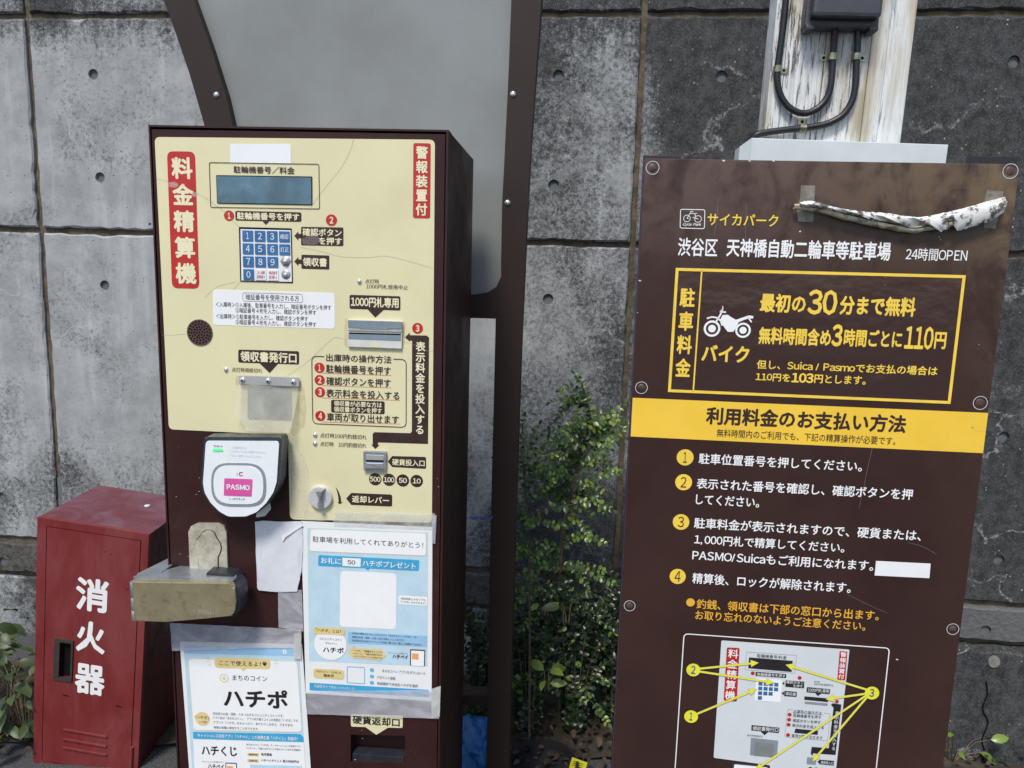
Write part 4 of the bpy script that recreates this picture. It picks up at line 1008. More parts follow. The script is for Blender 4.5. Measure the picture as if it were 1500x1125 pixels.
u, v = PB.px(387.5, 972.6, a4 + .0003); pw = [circ(u, v - .0008, .0028, 12)] + [circ(u + dx * .001, v + dy * .001, .0011, 8) for dx, dy in ((-3.2, 1.4), (-1.3, 3.1), (1.3, 3.1), (3.2, 1.4))]
flat(pb_, 'paw_mark', bk, pw, a4 + .0003)
for (xa, ya, xb, yb) in ((303, 963, 306, 967), (301.5, 969, 307, 969.3), (305, 975.5, 308.5, 972.5), (405, 966.5, 402, 970), (402, 971.5, 407.5, 971.5), (403, 974.5, 404.5, 977.5)):
    flat(pb_, 'printed_mark', M['tan'], strip(PB.P([(xa, ya), (xb, yb)], a4), .0008), a4)
u, v = PB.px(328, 993.3, a4); flat(pb_, 'printed_mark', M['tan_line'], strip(circ(u, v, .0072, 20), .002, True) + [circ(u, v, .0032, 14)], a4)
tB('まちのコイン', 340.5, 992.8, 391.5, 994.2, 7.8, bk, a4, .005)
tB('ハチポ', 327, 1022, 421.5, 1024.5, 27.5, bk, a4, .045)
u, v = PB.px(296.5, 1053, a4); flat(pb_, 'printed_shape', M['tan'], [circ(u, v, .0135, 24)], a4)
tB('「ハチポ」', 285.5, 1050.5, 306, 1051.3, 4.6, bk, a4 + .0003); tB('って何？', 291, 1057.5, 303.5, 1058, 3.2, bk, a4 + .0003)
for i, (s, x0, e) in enumerate((('渋谷区のお店・団体・人をつなげるコミュニティコインです。', 311.5, 415.5), ('アプリ名は「まちのコイン」、アプリ内で使うコインの名前は「ハチポ」です。', 312, 437.5), ('アプリで「ハチポ」をもらったり、あげたりしながら、さまざまな', 312.5, 428.5), ('地域の体験に参加することができます。', 313, 379))):
    tB(s, x0, 1046.3 + i * 6.5, e, 1047.8 + i * 6.6, 4.2, bk)
fB([(282.5, 1072), (440, 1075.3), (444.5, 1080), (445, 1087), (283, 1082)], M['bar_blue'], a2, .002)
tB('キャッシュレス決済アプリ「ハチペイ」との連携企画「ハチくじ」実施中！', 289.5, 1077.7, 436, 1081.8, 5.6, M['white_print'], a4, .02)
fB([(283, 1083), (445, 1088), (449, 1150), (286, 1150)], M['white_print'], a2)
tB('ハチくじ', 295, 1098.5, 347, 1101.5, 14.5, bk, a4, .035)
for i, (s, e) in enumerate((('まちのコイン「ハチポ」で、キャッシュレス決済アプリ', 440.5), ('「ハチペイ」で使えるポイントがあたるくじびきを実施中！', 440.5))):
    tB(s, 361, 1091.2 + i * 5.4, e, 1092.7 + i * 5.3, 3, bk)
for i, s in enumerate(('開催時期', '当選内容')):
    fB([(362.5, 1102.8 + i * 9), (379, 1103.3 + i * 9), (379, 1107.8 + i * 9), (362.5, 1107.3 + i * 9)], M['tan'], a3, .001)
    tB(s, 364.5, 1105.1 + i * 9, 377, 1105.5 + i * 9, 3, bk)
tB('毎月開催', 382.5, 1105, 398, 1105.4, 4.2, bk, a4, .01); tB('ハチペイポイント 最大8888円分', 382.5, 1114.2, 438, 1115.2, 4, bk, a4, .01)
fB([(366, 1120), (442, 1122), (443, 1135), (367, 1135)], M['pale_blue'], a3)
tB('キャッシュレス決済アプリ', 296, 1115.5, 328, 1116.7, 2.4, bk); tB('ハチペイ', 304.5, 1122.5, 328, 1123.5, 7.2, bk, a4, .03)
fB([(330, 1117), (347, 1117.5), (348, 1150), (331, 1150)], bk, a3, .002); fB([(331.2, 1118.5), (345.8, 1119), (346.8, 1150), (332.2, 1150)], M['white_print'], a4, .0012); fB([(332.5, 1122), (341, 1122.5), (341, 1127), (332.5, 1127)], M['orange'], a4 + .0002)
tape(pb_, PB, [(249, 912.5), (441.5, 922), (442, 948), (252, 953.5)], M['tape'], .0034, wrinkle=.0012)
tape(pb_, PB, [(430.5, 929), (441, 927), (440.5, 966), (430, 965)], M['tape_thick'], .0048)

# ------------------------------------------------------------------ notice board
BF = upright(1200, 650, 1.25, 5.084)
bd = root('notice_board', BF, 'tall dark brown parking fee notice board with yellow band, white lettering and machine diagram', 'sign')
ub0 = sum(BF.px(x, y)[0] for x, y in ((943, 235), (926, 583), (918, 760), (906, 985))) / 4
ub1 = sum(BF.px(x, y)[0] for x, y in ((1494, 239), (1449, 600), (1412, 885), (1381, 1125))) / 4
vb1 = (BF.px(943, 233.5)[1] + BF.px(1494, 239)[1]) / 2
bpanel = box(bd, 'sign_panel', M['sign'], ub0, ub1, -.004, 0, .35, vb1, .0008)
box(bd, 'panel_backing', M['sign_edge'], ub0 - .002, ub1 - .002, -.022, -.0045, .35, vb1 - .002, .0015)
for xa, xb in ((943, 992), (1418, 1493)):
    p = BF.P([(xa, 226.5), (xb, 227.5 if xa < 1000 else 230)], -.02)
    box(bd, 'bracket', M['bracket'], p[0][0], p[1][0], -.035, -.023, vb1 - .05, (p[0][1] + p[1][1]) / 2, .001)
for uu in (ub0 + .05, ub1 - .05): box(bd, 'leg', M['bracket'], uu - .02, uu + .02, -.06, -.036, 0, vb1 - .02)
s1, s2, s3 = .0004, .0008, .0012
wp, yp = M['white_print'], M['yellow_print']
def fS(pxs, mat, h=s1, r=0.0, name='printed_shape', parent=bpanel):
    p = BF.P(pxs, h); p = rounded(p, r, 4) if r else p
    return flat(parent, name, mat, [p], h)
def tS(s, x0, y0, x1, y1, hp, mat=wp, h=s2, bold=.025, shear=0): T(BF, bpanel, s, x0, y0, x1, y1, hp, mat, h, bold, shear=shear)
def lS(pts, wpx, mat, h=s1, closed=False, name='printed_line'): return flat(bpanel, name, mat, strip(BF.P(pts, h), wpx * .00114, closed), h)
# logo
flat(bpanel, 'logo_frame', wp, strip(rounded(BF.P([(997, 306.5), (1032.5, 307.3), (1031.8, 335), (996.2, 334)], s1), .003, 4), .0012, True), s1)
bike = []
for x in (1006.3, 1022.5):
    u, v = BF.px(x, 320 if x < 1010 else 320.8, s1); bike += strip(circ(u, v, .0054, 18), .0009, True)
for l in ([(1006.3, 320), (1011, 312.3), (1018, 312.8), (1018.8, 319.5), (1022.5, 320.8)], [(1006.3, 320), (1008.5, 320)], [(1010.5, 313.5), (1012, 309.7), (1015.5, 309.5)], [(1017.2, 313), (1021, 312.4)], [(1014.5, 318.5), (1018.8, 319.5)]): bike += strip(BF.P(l, s1), .0011)
flat(bpanel, 'bicycle_logo', wp, bike, s1)
tS('Cyca Park', 1000.3, 328.8, 1027.5, 329.4, 5.4, wp, s2, .03, .35)
tS('サイカパーク', 1036.3, 321.3, 1140, 323.3, 17.5, yp, s2, .02)
tS('渋谷区', 993.2, 361.2, 1051, 363, 27, wp, s2, .022); tS('天神橋自動二輪車等駐車場', 1064.5, 362.8, 1305, 368, 27.5, wp, s2, .028)
tS('24時間OPEN', 1327, 371.7, 1417, 374.6, 18.5, wp, s2, .01)
# tariff frame
tf = BF.P([(990, 392.5), (1414.5, 403.3), (1392, 591.5), (978.5, 574)], s1)
prism(bpanel, 'tariff_sticker', M['film'], tf, 0, s1)
ins = .0022; tfi = [(tf[0][0] + ins, tf[0][1] - ins), (tf[1][0] - ins, tf[1][1] - ins), (tf[2][0] - ins, tf[2][1] + ins), (tf[3][0] + ins, tf[3][1] + ins)]
flat(bpanel, 'tariff_border', M['yellow_print'], strip(tfi, .0048, True), s2)
lS([(1028, 396), (1015.5, 573.5)], 2.2, yp, s2)
TV(BF, bpanel, '駐車料金', 1007.3, 421.5, 1000.2, 552, 22.5, yp, s2, .04, sp=1.2)
moto = []
for x, y, r in ((1043, 481.3, .0138), (1088.4, 483.8, .0128)):
    u, v = BF.px(x, y, s2); moto += strip(circ(u, v, r * .86, 28), r * .26, True); moto.append(circ(u, v, r * .46, 22))
moto.append(BF.P([(1058.5, 461.5), (1066, 461), (1071, 464.5), (1078, 468.5), (1091, 464), (1097, 462), (1103.5, 463), (1103.3, 466.5), (1097, 466.5), (1090, 468.5), (1082, 472), (1079, 479), (1074, 486), (1066, 486), (1060, 478), (1055, 468)], s2))
for l, w in (([(1058.8, 452), (1055.8, 460), (1048.5, 472)], 2.4), ([(1054.5, 457), (1063.5, 457.2)], 2.2), ([(1058.8, 448.5), (1058.5, 453), (1055, 456)], 1.2), ([(1035.5, 466.5), (1043, 464.2), (1050, 465.5), (1055.5, 469.5), (1058, 477)], 2.2), ([(1096, 465), (1101, 472)], 2.0)): moto += strip(BF.P(l, s2), w * .00114)
flat(bpanel, 'motorcycle_symbol', wp, moto, s2)
tS('バイク', 1027.8, 516.8, 1097.6, 519.6, 25, yp, s2, .045)
tS('最初の', 1113.6, 443, 1180.3, 445.3, 28, yp, s2, .045); tS('30', 1183.5, 442.5, 1226.8, 443.2, 37, yp, s2, .035); tS('分まで無料', 1230.3, 447, 1341.6, 450, 28.5, yp, s2, .045)
tS('無料時間含め', 1111.6, 490.5, 1217.3, 495.5, 25.5, yp, s2, .045); tS('3', 1218.6, 491, 1234.3, 491.8, 33, yp, s2, .045); tS('時間ごとに', 1236.4, 494.5, 1321.5, 497.3, 26, yp, s2, .04)
tS('110', 1325.8, 494.4, 1367.6, 495.6, 34, yp, s2, .035); tS('円', 1369, 498.7, 1386, 499.3, 25, yp, s2, .04)
tS('但し、Suica / Pasmoでお支払の場合は', 1108.5, 534, 1373.5, 543.3, 13.5, yp, s2, .03)
tS('110円を', 1107, 552, 1157.5, 553.5, 12, yp, s2, .03); tS('103', 1159.5, 553, 1192, 554.3, 14.5, yp, s2, .05); tS('円とします。', 1193, 555, 1268.5, 557.4, 13, yp, s2, .03)
# yellow band
yb0 = (BF.px(926, 583)[1] + BF.px(1449, 604.5)[1]) / 2; yb1 = (BF.px(923, 640)[1] + BF.px(1441, 663)[1]) / 2
prism(bpanel, 'yellow_band', M['yellow'], [(ub0 + .0004, yb1), (ub1 - .0004, yb1), (ub1 - .0004, yb0), (ub0 + .0004, yb0)], 0, s1)
tS('利用料金のお支払い方法', 1034.4, 609, 1327.6, 621, 26.5, M['dark_print'], s2, .045)
tS('無料時間内のご利用でも、下記の精算操作が必要です。', 1050, 634.3, 1312, 646, 12, M['dark_print'], s2, .008)
for s, x, y, r in (('1', 1003.6, 670, 12.6), ('2', 1001.4, 706.4, 12.6), ('3', 997.6, 764.6, 12.5), ('4', 992.7, 844.4, 12.3)):
    u, v = BF.px(x, y, s1); flat(bpanel, 'number_disc', yp, [circ(u, v, r * .00114, 28)], s1)
    w = 2.8 if s == '1' else 4.4
    tS(s, x - w, y, x + w, y, 15.5, M['dark_print'], s2, .0)
for s, a, b, c, d, e in (('駐車位置番号を押してください。', 1023.8, 671.8, 1263, 683, 16), ('表示された番号を確認し、確認ボタンを押', 1020.6, 708.3, 1337, 724.2, 16), ('してください。', 1019.4, 731.5, 1112.4, 736.3, 15),
                         ('駐車料金が表示されますので、硬貨または、', 1016.8, 766.5, 1349.6, 784.2, 16), ('1,000円札で精算してください。', 1017.2, 790.4, 1237.2, 802.4, 15.5), ('PASMO/Suicaもご利用になれます。', 1014.2, 813, 1279.6, 829, 15.5), ('精算後、ロックが解除されます。', 1014.2, 847, 1246.6, 861, 16)):
    tS(s, a, b, c, d, e, wp, s2, .022)
u, v = BF.px(1011.5, 882.4, s1); flat(bpanel, 'bullet_mark', M['amber_print'], [circ(u, v, .0076, 22)], s1)
tS('釣銭、領収書は下部の窓口から出ます。', 1020.4, 884, 1287.6, 902.4, 14.5, M['amber_print'], s2, .02)
tS('お取り忘れのないようご注意ください。', 1018.4, 901, 1268, 917, 14, M['amber_print'], s2, .018)
prism(bpanel, 'blank_sticker', wh, BF.P([(1283.4, 822), (1363.2, 826), (1361.4, 847), (1281.3, 843)], s3), 0, s3)
# diagram of the machine
dp = rounded(BF.P([(1002, 928.3), (1303, 949.5), (1272, 1230), (983, 1215)], s1), .008, 5)
flat(bpanel, 'diagram_border', wp, strip(dp, .0018, True), s1)
fS([(1056.7, 938), (1244.5, 951.5), (1213, 1230), (1127, 1225), (1128, 1121), (1045.3, 1110)], M['grey_white'], s1, .003, 'diagram_panel')
fS([(1064.8, 948.3), (1083.5, 949.2), (1079.3, 1028), (1060, 1026)], rd, s2, .003); TV(BF, bpanel, '料金精算機', 1074, 951, 1069.5, 1025, 15, wp, s3, .02)
fS([(1230, 953.8), (1241.3, 954.6), (1238, 996.5), (1226.5, 995.5)], rd, s2, .0015); TV(BF, bpanel, '警報装置付', 1235.6, 955.5, 1232.4, 994.5, 9, wp, s3, .02)
flat(bpanel, 'printed_line', M['grey_print'], strip(rounded(BF.P([(1093.5, 955), (1167, 960), (1164.3, 986), (1091.5, 981)], s2), .001, 2), .0007, True), s2)
tS('駐輪機番号/料金', 1109, 960.3, 1152.5, 963.6, 5.4, bk, s3, 0)
fS([(1097.2, 963), (1161.3, 968), (1159.5, 984.3), (1096, 978.8)], bk, s2, name='diagram_display')
u, v = BF.px(1102.7, 986.2, s2); flat(bpanel, 'printed_shape', rd, [circ(u, v, .0036, 14)], s2)
fS([(1107, 984), (1152, 987.5), (1151.4, 993.3), (1106.7, 990)], bk, s2, .001); tS('駐輪機番号を押す', 1109, 987.3, 1150.5, 990.5, 4.6, wp, s3, 0)
fS([(1108, 993), (1145.5, 996), (1143.3, 1029), (1105, 1026)], M['white_print'], s2)
for r in range(4):
    for c in range(4 if r < 2 else (3 if r == 2 else 1)):
        x = 1111.2 + c * 7.7 - r * .3; y = 998.7 + r * 6.9 + c * .45
        fS([(x, y), (x + 6, y + .4), (x + 5.7, y + 5.7), (x - .3, y + 5.3)], M['navy_print'] if False else M['key_blue'], s3, name='diagram_key')
u, v = BF.px(1171.3, 993, s2); flat(bpanel, 'printed_shape', rd, [circ(u, v, .0036, 14)], s2)
fS([(1151, 996.5), (1178.3, 998.5), (1177.7, 1008.3), (1150.3, 1006)], bk, s2, .001); tS('確認ボタン', 1152, 998.7, 1177, 1001, 4.4, wp, s3, 0); tS('を押す', 1162, 1004.4, 1176, 1005.6, 4.2, wp, s3, 0)
fS([(1149, 1012), (1167.3, 1013.5), (1166.8, 1021), (1148.7, 1019.8)], bk, s2, .001); tS('領収書', 1150.5, 1015.8, 1165.6, 1017.2, 5, wp, s3, 0)
for y in (1001, 1009, 1016):
    pass
fS([(1145.6, 1001), (1149, 998.6), (1149, 1003.6)], bk, s2); fS([(1144.6, 1015.6), (1148.4, 1013), (1148.4, 1018.5)], bk, s2)
fS([(1182, 1006.5), (1216, 1009.5), (1215.5, 1017), (1181.3, 1014)], bk, s2, .001); tS('1000円札専用', 1183.5, 1010, 1214, 1013, 5.4, wp, s3, 0); fS([(1194, 1015), (1203.5, 1015.8), (1198, 1019.5)], bk, s2)
fS([(1178.5, 1020), (1213, 1023), (1212.7, 1028.5), (1178, 1025)], bk, s2, name='diagram_slot'); fS([(1179, 1027.5), (1212.5, 1030.5), (1212.3, 1034), (1179, 1031)], M['reader_ring'], s2)
tS('点灯時', 1192.5, 998.4, 1200.5, 999, 2.8, bk, s3, 0); tS('1000円札使用中止', 1192, 1002, 1221, 1004, 3, bk, s3, 0)
u, v = BF.px(1226, 1027.8, s2); flat(bpanel, 'printed_shape', rd, [circ(u, v, .0034, 14)], s2)
fS([(1217, 1032.5), (1220, 1030), (1232.5, 1032), (1224, 1106), (1191, 1103.5), (1190.5, 1107.5), (1187.5, 1104), (1189, 1094), (1214, 1096), (1221, 1036.5)], bk, s2)
TV(BF, bpanel, '表示料金を投入する', 1226.4, 1042, 1221, 1099, 6.2, wp, s3, 0)
flat(bpanel, 'printed_line', M['grey_print'], strip(rounded(BF.P([(1154, 1039), (1216, 1045.5), (1212.5, 1085), (1149.5, 1079.5)], s2), .003, 3), .0007, True), s2)
fS([(1161, 1037), (1207, 1041), (1207, 1047), (1161, 1043)], M['grey_white'], s2 + .0001); tS('出庫時の操作方法', 1162.5, 1041.6, 1203.5, 1045.6, 5.6, bk, s3, 0)
for i, (s, e) in enumerate((('駐輪機番号を押す', 1203), ('確認ボタンを押す', 1202), ('表示料金を投入する', 1207), ('車両が取り出せます', 1205))):
    y = 1046.8 + i * 7.4 + (7.6 if i == 3 else 0)
    u, v = BF.px(1156.8 - i * .8, y, s2); flat(bpanel, 'printed_shape', rd, [circ(u, v, .0036, 14)], s2)
    tS(s, 1162 - i * .8, y + 1, e, y + 4.2, 5, bk, s3, .0)
fS([(1165, 1067.3), (1198.5, 1070.5), (1197.7, 1076.5), (1163.5, 1073.5)], bk, s2, .001)
u, v = BF.px(1074.5, 1052.5, s2)
flat(bpanel, 'diagram_speaker', M['white_print'], [circ(u + r * cos(k * 2 * pi / n), v + r * sin(k * 2 * pi / n), .0007, 5) for r, n in ((.003, 5), (.006, 10), (.009, 14)) for k in range(n)], s2)
fS([(1101, 1062), (1142, 1066), (1141, 1074), (1100.5, 1070)], bk, s2, .001); tS('領収書発行口', 1102.5, 1066.3, 1140, 1069.8, 6, wp, s3, .01); fS([(1114, 1071), (1126, 1072), (1119.7, 1077)], bk, s2)
fS([(1100, 1080.5), (1140, 1085), (1138, 1110), (1098.5, 1106)], M['reader_ring'], s2); fS([(1106, 1087), (1134, 1089.5), (1132, 1109.5), (1104, 1107)], M['steel_dull'] if False else M['flap_grey'], s2 + .0002, name='diagram_window')
tS('点灯時用紙切れ', 1094, 1077, 1118, 1079, 3, bk, s3, 0)
fS([(1182.5, 1109), (1196, 1110.3), (1195, 1120.5), (1181.5, 1119.3)], M['reader_ring'], s2); fS([(1197.5, 1115.7), (1201, 1112.8), (1222, 1114.6), (1221.5, 1121.5), (1201, 1119.6)], bk, s2); tS('硬貨投入口', 1202.5, 1116.5, 1220.5, 1118.2, 4.4, wp, s3, 0)
flat(bpanel, 'printed_shape', bk, [circ(*BF.px(1187 + i * 8.6, 1126.5 + i * .8, s2), .0040, 14) for i in range(4)], s2)
fS([(1073, 1117), (1127, 1122), (1122, 1200), (1066, 1200)], M['reader_dark'], s2, .003, 'diagram_reader'); fS([(1075.5, 1119.5), (1124.5, 1124.3), (1120, 1200), (1069, 1200)], M['white_print'], s3, .003, 'diagram_reader_face')
LH = .0016
def yarrow(a, b, wpx=2.6):
    (x0, y0), (x1, y1) = a, b; L_ = hypot(x1 - x0, y1 - y0); dx, dy = (x1 - x0) / L_, (y1 - y0) / L_; nx_, ny_ = -dy, dx
    bx_, by_ = x1 - dx * 11, y1 - dy * 11
    q = [(x0 + nx_ * wpx / 2, y0 + ny_ * wpx / 2), (bx_ + nx_ * wpx / 2, by_ + ny_ * wpx / 2), (bx_ + nx_ * 5, by_ + ny_ * 5), (x1, y1), (bx_ - nx_ * 5, by_ - ny_ * 5), (bx_ - nx_ * wpx / 2, by_ - ny_ * wpx / 2), (x0 - nx_ * wpx / 2, y0 - ny_ * wpx / 2)]
    flat(bpanel, 'arrow_outline', M['grey_print'], strip(BF.P(q, LH), .0009, True), LH)
    flat(bpanel, 'pointer_arrow', M['lemon'], [BF.P(q, LH + .0002)], LH + .0002)
for a, b in (((1020, 980), (1111, 970.8)), ((1020, 983), (1133.5, 1000.2)), ((1018, 1047), (1108.5, 1009.3)), ((1272, 1011), (1151, 973.8)), ((1270, 1016), (1210, 1024.4)), ((1271, 1020), (1190.2, 1115.3)), ((1270, 1018), (1106, 1128))): yarrow(a, b)
for s, x, y in (('2', 1015.6, 981.2), ('1', 1012.3, 1049.5), ('3', 1277.2, 1015)):
    u, v = BF.px(x, y, LH); flat(bpanel, 'pointer_disc', M['lemon'], [circ(u, v, 10.6 * .00116, 26)], LH + .0005)
    w = 2.3 if s == '1' else 3.4
    tS(s, x - w, y, x + w, y, 12, M['navy_print'], LH + .0009, .03)
for x, y, r in ((956, 245.7, 9.3), (1480.3, 250.6, 10), (939.6, 568, 9), (1436.2, 590.3, 9.8), (922.3, 887.6, 8.6), (1396, 921.8, 8.8)):
    u, v = BF.px(x, y, .001)
    sc_ = dome(bpanel, 'screw_head', M['screw'], u, v, .0, r * .0007, .0012, 18, 3)
    flat(bpanel, 'screw_ring', M['grey_white'], strip(circ(u, v, r * .00112, 26), .0009, True), .0006)
# chips of missing paint
for x, y, r in ((937.5, 411, 1.8), (1296, 417.5, 1.6), (1297, 407, 1.0), (1172, 339, 1.5), (1425, 626, 1.6), (1434, 505, .8), (1314, 966, 1.8), (934, 458, 1.0), (1060, 235.3, 2), (1098, 235.6, 1.6), (1133, 236, 1.4), (1378, 351, .9), (1376, 347, .8)):
    u, v = BF.px(x, y, s1); flat(bpanel, 'paint_chip', M['grey_white'] if x != 1425 else dk, [[(u + r * .001 * (1 + .5 * random.random()) * cos(k), v + r * .001 * random.uniform(.5, 1) * sin(k)) for k in (0, 1.2, 2.3, 3.4, 4.6, 5.4)]], s1)
for l in ([(1278, 655), (1270, 690), (1264, 720), (1258, 745)], [(1052, 290), (1050, 320), (1046, 345)], [(1093, 300), (1092, 350)], [(1424, 628), (1432, 631), (1445, 631.5)], [(1330, 795), (1350, 800), (1372, 812)], [(1240, 870), (1270, 885), (1300, 898)]):
    c = crv([(*BF.px(x, y, s1), 0) for x, y in l], 4); flat(bpanel, 'scratch', M['reader_ring'], strip([(q.x, q.y) for q in c], .0003), s1 + .0001)

# torn notice remnant stuck across the board
TF = Frame(BF.m @ Matrix.Translation((BF.px(1320, 315)[0], 0, BF.px(1320, 315)[1])))
tn = root('torn_paper_remnant', TF, 'rolled strip of torn mouldy paper taped across the top of the board', 'torn paper')
for q in ([(1173, 271.5), (1194, 272), (1191, 325.5), (1169.5, 324.5), (1167, 310), (1172, 290)], [(1446, 278.5), (1470, 280.5), (1467, 300), (1458, 335.5), (1441, 333.5), (1440, 300)]):
    prism(tn, 'tape_piece', M['oldtape'], TF.P(q, .001), .0002, .0012)
cl = crv([(*TF.px(x, y, .012), 0) for x, y in [(1163, 303), (1180, 303.5), (1205, 307), (1240, 316), (1275, 324), (1310, 331), (1337, 336), (1365, 331), (1400, 324), (1435, 316), (1462, 306), (1475, 297)]], 6)
wd = [.006, .008, .009, .011, .011, .011, .009, .010, .012, .014, .012, .004]
bm = bmesh.new(); rings = []
for i, q in enumerate(cl):
    t = i / (len(cl) - 1) * (len(wd) - 1); r = wd[int(t)] + (wd[min(len(wd) - 1, int(t) + 1)] - wd[int(t)]) * (t % 1)
    ring_ = []
    for k in range(10):
        an = 2 * pi * k / 9 * .96 + .4; rr = r * (1 + .25 * noise.noise(Vector((q.x * 70, k * .7, 1)))) * (1 - .03 * k)
        ring_.append(bm.verts.new((q.x, -(.011 + rr * .8 * cos(an)), q.y + rr * sin(an) * .8)))
    rings.append(ring_)
for a, b in zip(rings, rings[1:]):
    for k in range(9): bm.faces.new((a[k], a[k + 1], b[k + 1], b[k]))
me = bpy.data.meshes.new('paper_roll'); bm.to_mesh(me); bm.free(); smooth(link('paper_roll', me, M['oldpaper'], tn), 60)
# ragged white layer peeling over it
up = [(1172, 296), (1190, 294), (1215, 301), (1240, 306), (1262, 309), (1300, 312), (1335, 317), (1355, 317), (1400, 308), (1430, 300), (1450, 294), (1474, 288)]
lo = [(1176, 303), (1196, 305), (1222, 309), (1250, 314), (1284, 323), (1310, 322), (1335, 334), (1356, 324), (1374, 337), (1391, 335), (1393, 321), (1404, 337), (1425, 332), (1450, 324), (1472, 311)]
uc = crv([(*TF.px(x, y, .02), 0) for x, y in up], 8); lc = crv([(*TF.px(x, y, .02), 0) for x, y in lo], 6)
bm = bmesh.new(); n = 80; cols = []
for i in range(n + 1):
    a = uc[int(i / n * (len(uc) - 1))]; b = lc[int(i / n * (len(lc) - 1))]; col_ = []
    ja = .0012 * noise.noise(Vector((i * .9, 0, 0))); jb = .0035 * noise.noise(Vector((i * .8, 5, 0)))
    for k in range(5):
        t = k / 4; z = (a.y + ja) * (1 - t) + (b.y + jb) * t; x = a.x * (1 - t) + b.x * t
        col_.append(bm.verts.new((x, -(.012 + .011 * sin(pi * min(1, t * .75 + .12)) + .003 * noise.noise(Vector((x * 60, t * 3, 0)))), z)))
    cols.append(col_)
for i, (a, b) in enumerate(zip(cols, cols[1:])):
    for k in range(4): bm.faces.new((a[k], b[k], b[k + 1], a[k + 1]))
me = bpy.data.meshes.new('torn_sheet'); bm.to_mesh(me); bm.free(); smooth(link('torn_sheet', me, M['tornpaper'], tn), 60)

# ------------------------------------------------------------------ wooden utility post behind the board, its cables, box and cap
UF = upright(1225, 120, 1.42, 5.0, 1.2)
up_ = root('wooden_post', UF, 'weathered whitewashed wooden board post rising behind the notice board', 'post')
topl, botl = UF.px(1136, 0)[0], UF.px(1120.5, 205)[0]; topr, botr = UF.px(1344.5, 0)[0], UF.px(1323, 205)[0]
ul = (topl + botl) / 2; ur = (topr + botr) / 2
seams = [ul, UF.px(1153, 60)[0], UF.px(1206, 100)[0], UF.px(1272, 100)[0], UF.px(1297, 100)[0], ur]
for i, (a, b) in enumerate(zip(seams, seams[1:])):
    box(up_, 'plank', M['wood'], a + .0006, b - .0006, -.06, -.001 * (i % 2) - (.004 if i == 4 else 0), 0.02, 2.9, .0012)
cap = root('cap_cover', UF, 'pale grey folded metal cover sitting above the notice board in front of the post', 'cover')
cu0, cu1 = UF.px(1101, 206, .03)[0], UF.px(1390, 207, .03)[0]; cl0 = UF.px(1086, 218, .03)[0]
cv1 = (UF.px(1101, 206, .03)[1] + UF.px(1390, 207.5, .03)[1]) / 2
prism(cap, 'cover_body', M['cap'], [(cu0, cv1), (cu1, cv1), (cu1, cv1 - .07), (cu0, cv1 - .07)], .002, .03, bevel=.0015)
bm = bmesh.new()
pts = [(cu0, -.03, cv1), (cu0, -.03, cv1 - .07), (cl0, -.012, cv1 - .07), (cl0, -.012, cv1 - .013), (cl0 + .006, -.002, cv1), (cl0, .03, cv1 - .013), (cl0, .03, cv1 - .07)]
V = [bm.verts.new(p) for p in pts]; bm.faces.new((V[0], V[1], V[2], V[3])); bm.faces.new((V[3], V[2], V[6], V[5])); 
me = bpy.data.meshes.new('cover_side'); bm.to_mesh(me); bm.free(); link('cover_side', me, M['cap'], cap)
jb = root('junction_box', UF, 'dark grey plastic junction box fixed high on the wooden post', 'junction box')
ju0, ju1 = UF.px(1190, 20, .05)[0], UF.px(1292, 20, .05)[0]; jv = UF.px(1240, 24, .05)[1]
jo = box(jb, 'box_body', M['jbox'], ju0 - .006, ju1 + .004, .0, .030, jv - .012, jv + .15, .004)
box(jb, 'box_lid', M['jbox'], ju0, ju1, .030, .052, jv, jv + .14, .006)
for uu in (ju0 - .004, ju1 - .012): box(jb, 'foot_tab', M['jbox'], uu, uu + .014, .004, .036, jv - .018, jv - .010, .002)
cab_r = .0059
def cable(label, pl_):
    o = root('power_cable', UF, label, 'cable', 'black cables on the wooden post')
    c = crv([(UF.px(x, y, h)[0], -h, UF.px(x, y, h)[1]) for x, y, h in pl_], 6); tube(o, 'sheath', M['cable'], c, cab_r, 12); return o
cable('thick black cable in a U loop from post edge to left socket of box', [(1155, -90, .010), (1151, 0, .010), (1145, 55, .009), (1139, 100, .009), (1139, 122, .009), (1145, 143, .009), (1158, 159, .010), (1176, 166, .011), (1194, 161, .010), (1209, 147, .009), (1217, 125, .009), (1220, 85, .009), (1222, 55, .012), (1225, 24, .016), (1226, 15, .016)])
cable('thick black cable curving from right socket of box down behind the metal cover', [(1258, 15, .016), (1258, 24, .016), (1257, 50, .012), (1255, 85, .009), (1253, 125, .009), (1247, 150, .009), (1234, 169, .009), (1215, 180, .009), (1195, 185, .009), (1172, 188, .009), (1145, 191, .010), (1123, 194, .011), (1110, 197, .012), (1103, 203, .010), (1098, 220, .008)])
def clip_(x, y, side, label):
    o = root('cable_clip', UF, label, 'cable clip', 'metal cable clips on the wooden post')
    u, v = UF.px(x, y, .01); bm = bmesh.new(); w = .0055
    prof_ = [(-.0068, .0), (-.0068, .009), (-.005, .0145), (0, .0165), (.005, .0145), (.0068, .009), (.0068, .0015), (.0185, .0015)]
    prof_ = [(a * side, b) for a, b in prof_]
    A = [bm.verts.new((u + a, -b, v + w)) for a, b in prof_]; B = [bm.verts.new((u + a, -b, v - w)) for a, b in prof_]
    for i in range(len(A) - 1): bm.faces.new((A[i], A[i + 1], B[i + 1], B[i]))
    bmesh.ops.solidify(bm, geom=bm.faces[:], thickness=.0008)
    me = bpy.data.meshes.new('strap'); bm.to_mesh(me); bm.free(); link('strap', me, M['clip'], o)
    dome(o, 'screw', M['dark_hole'], u + .0125 * side, v, .0018, .0027, .0012, 10, 2)
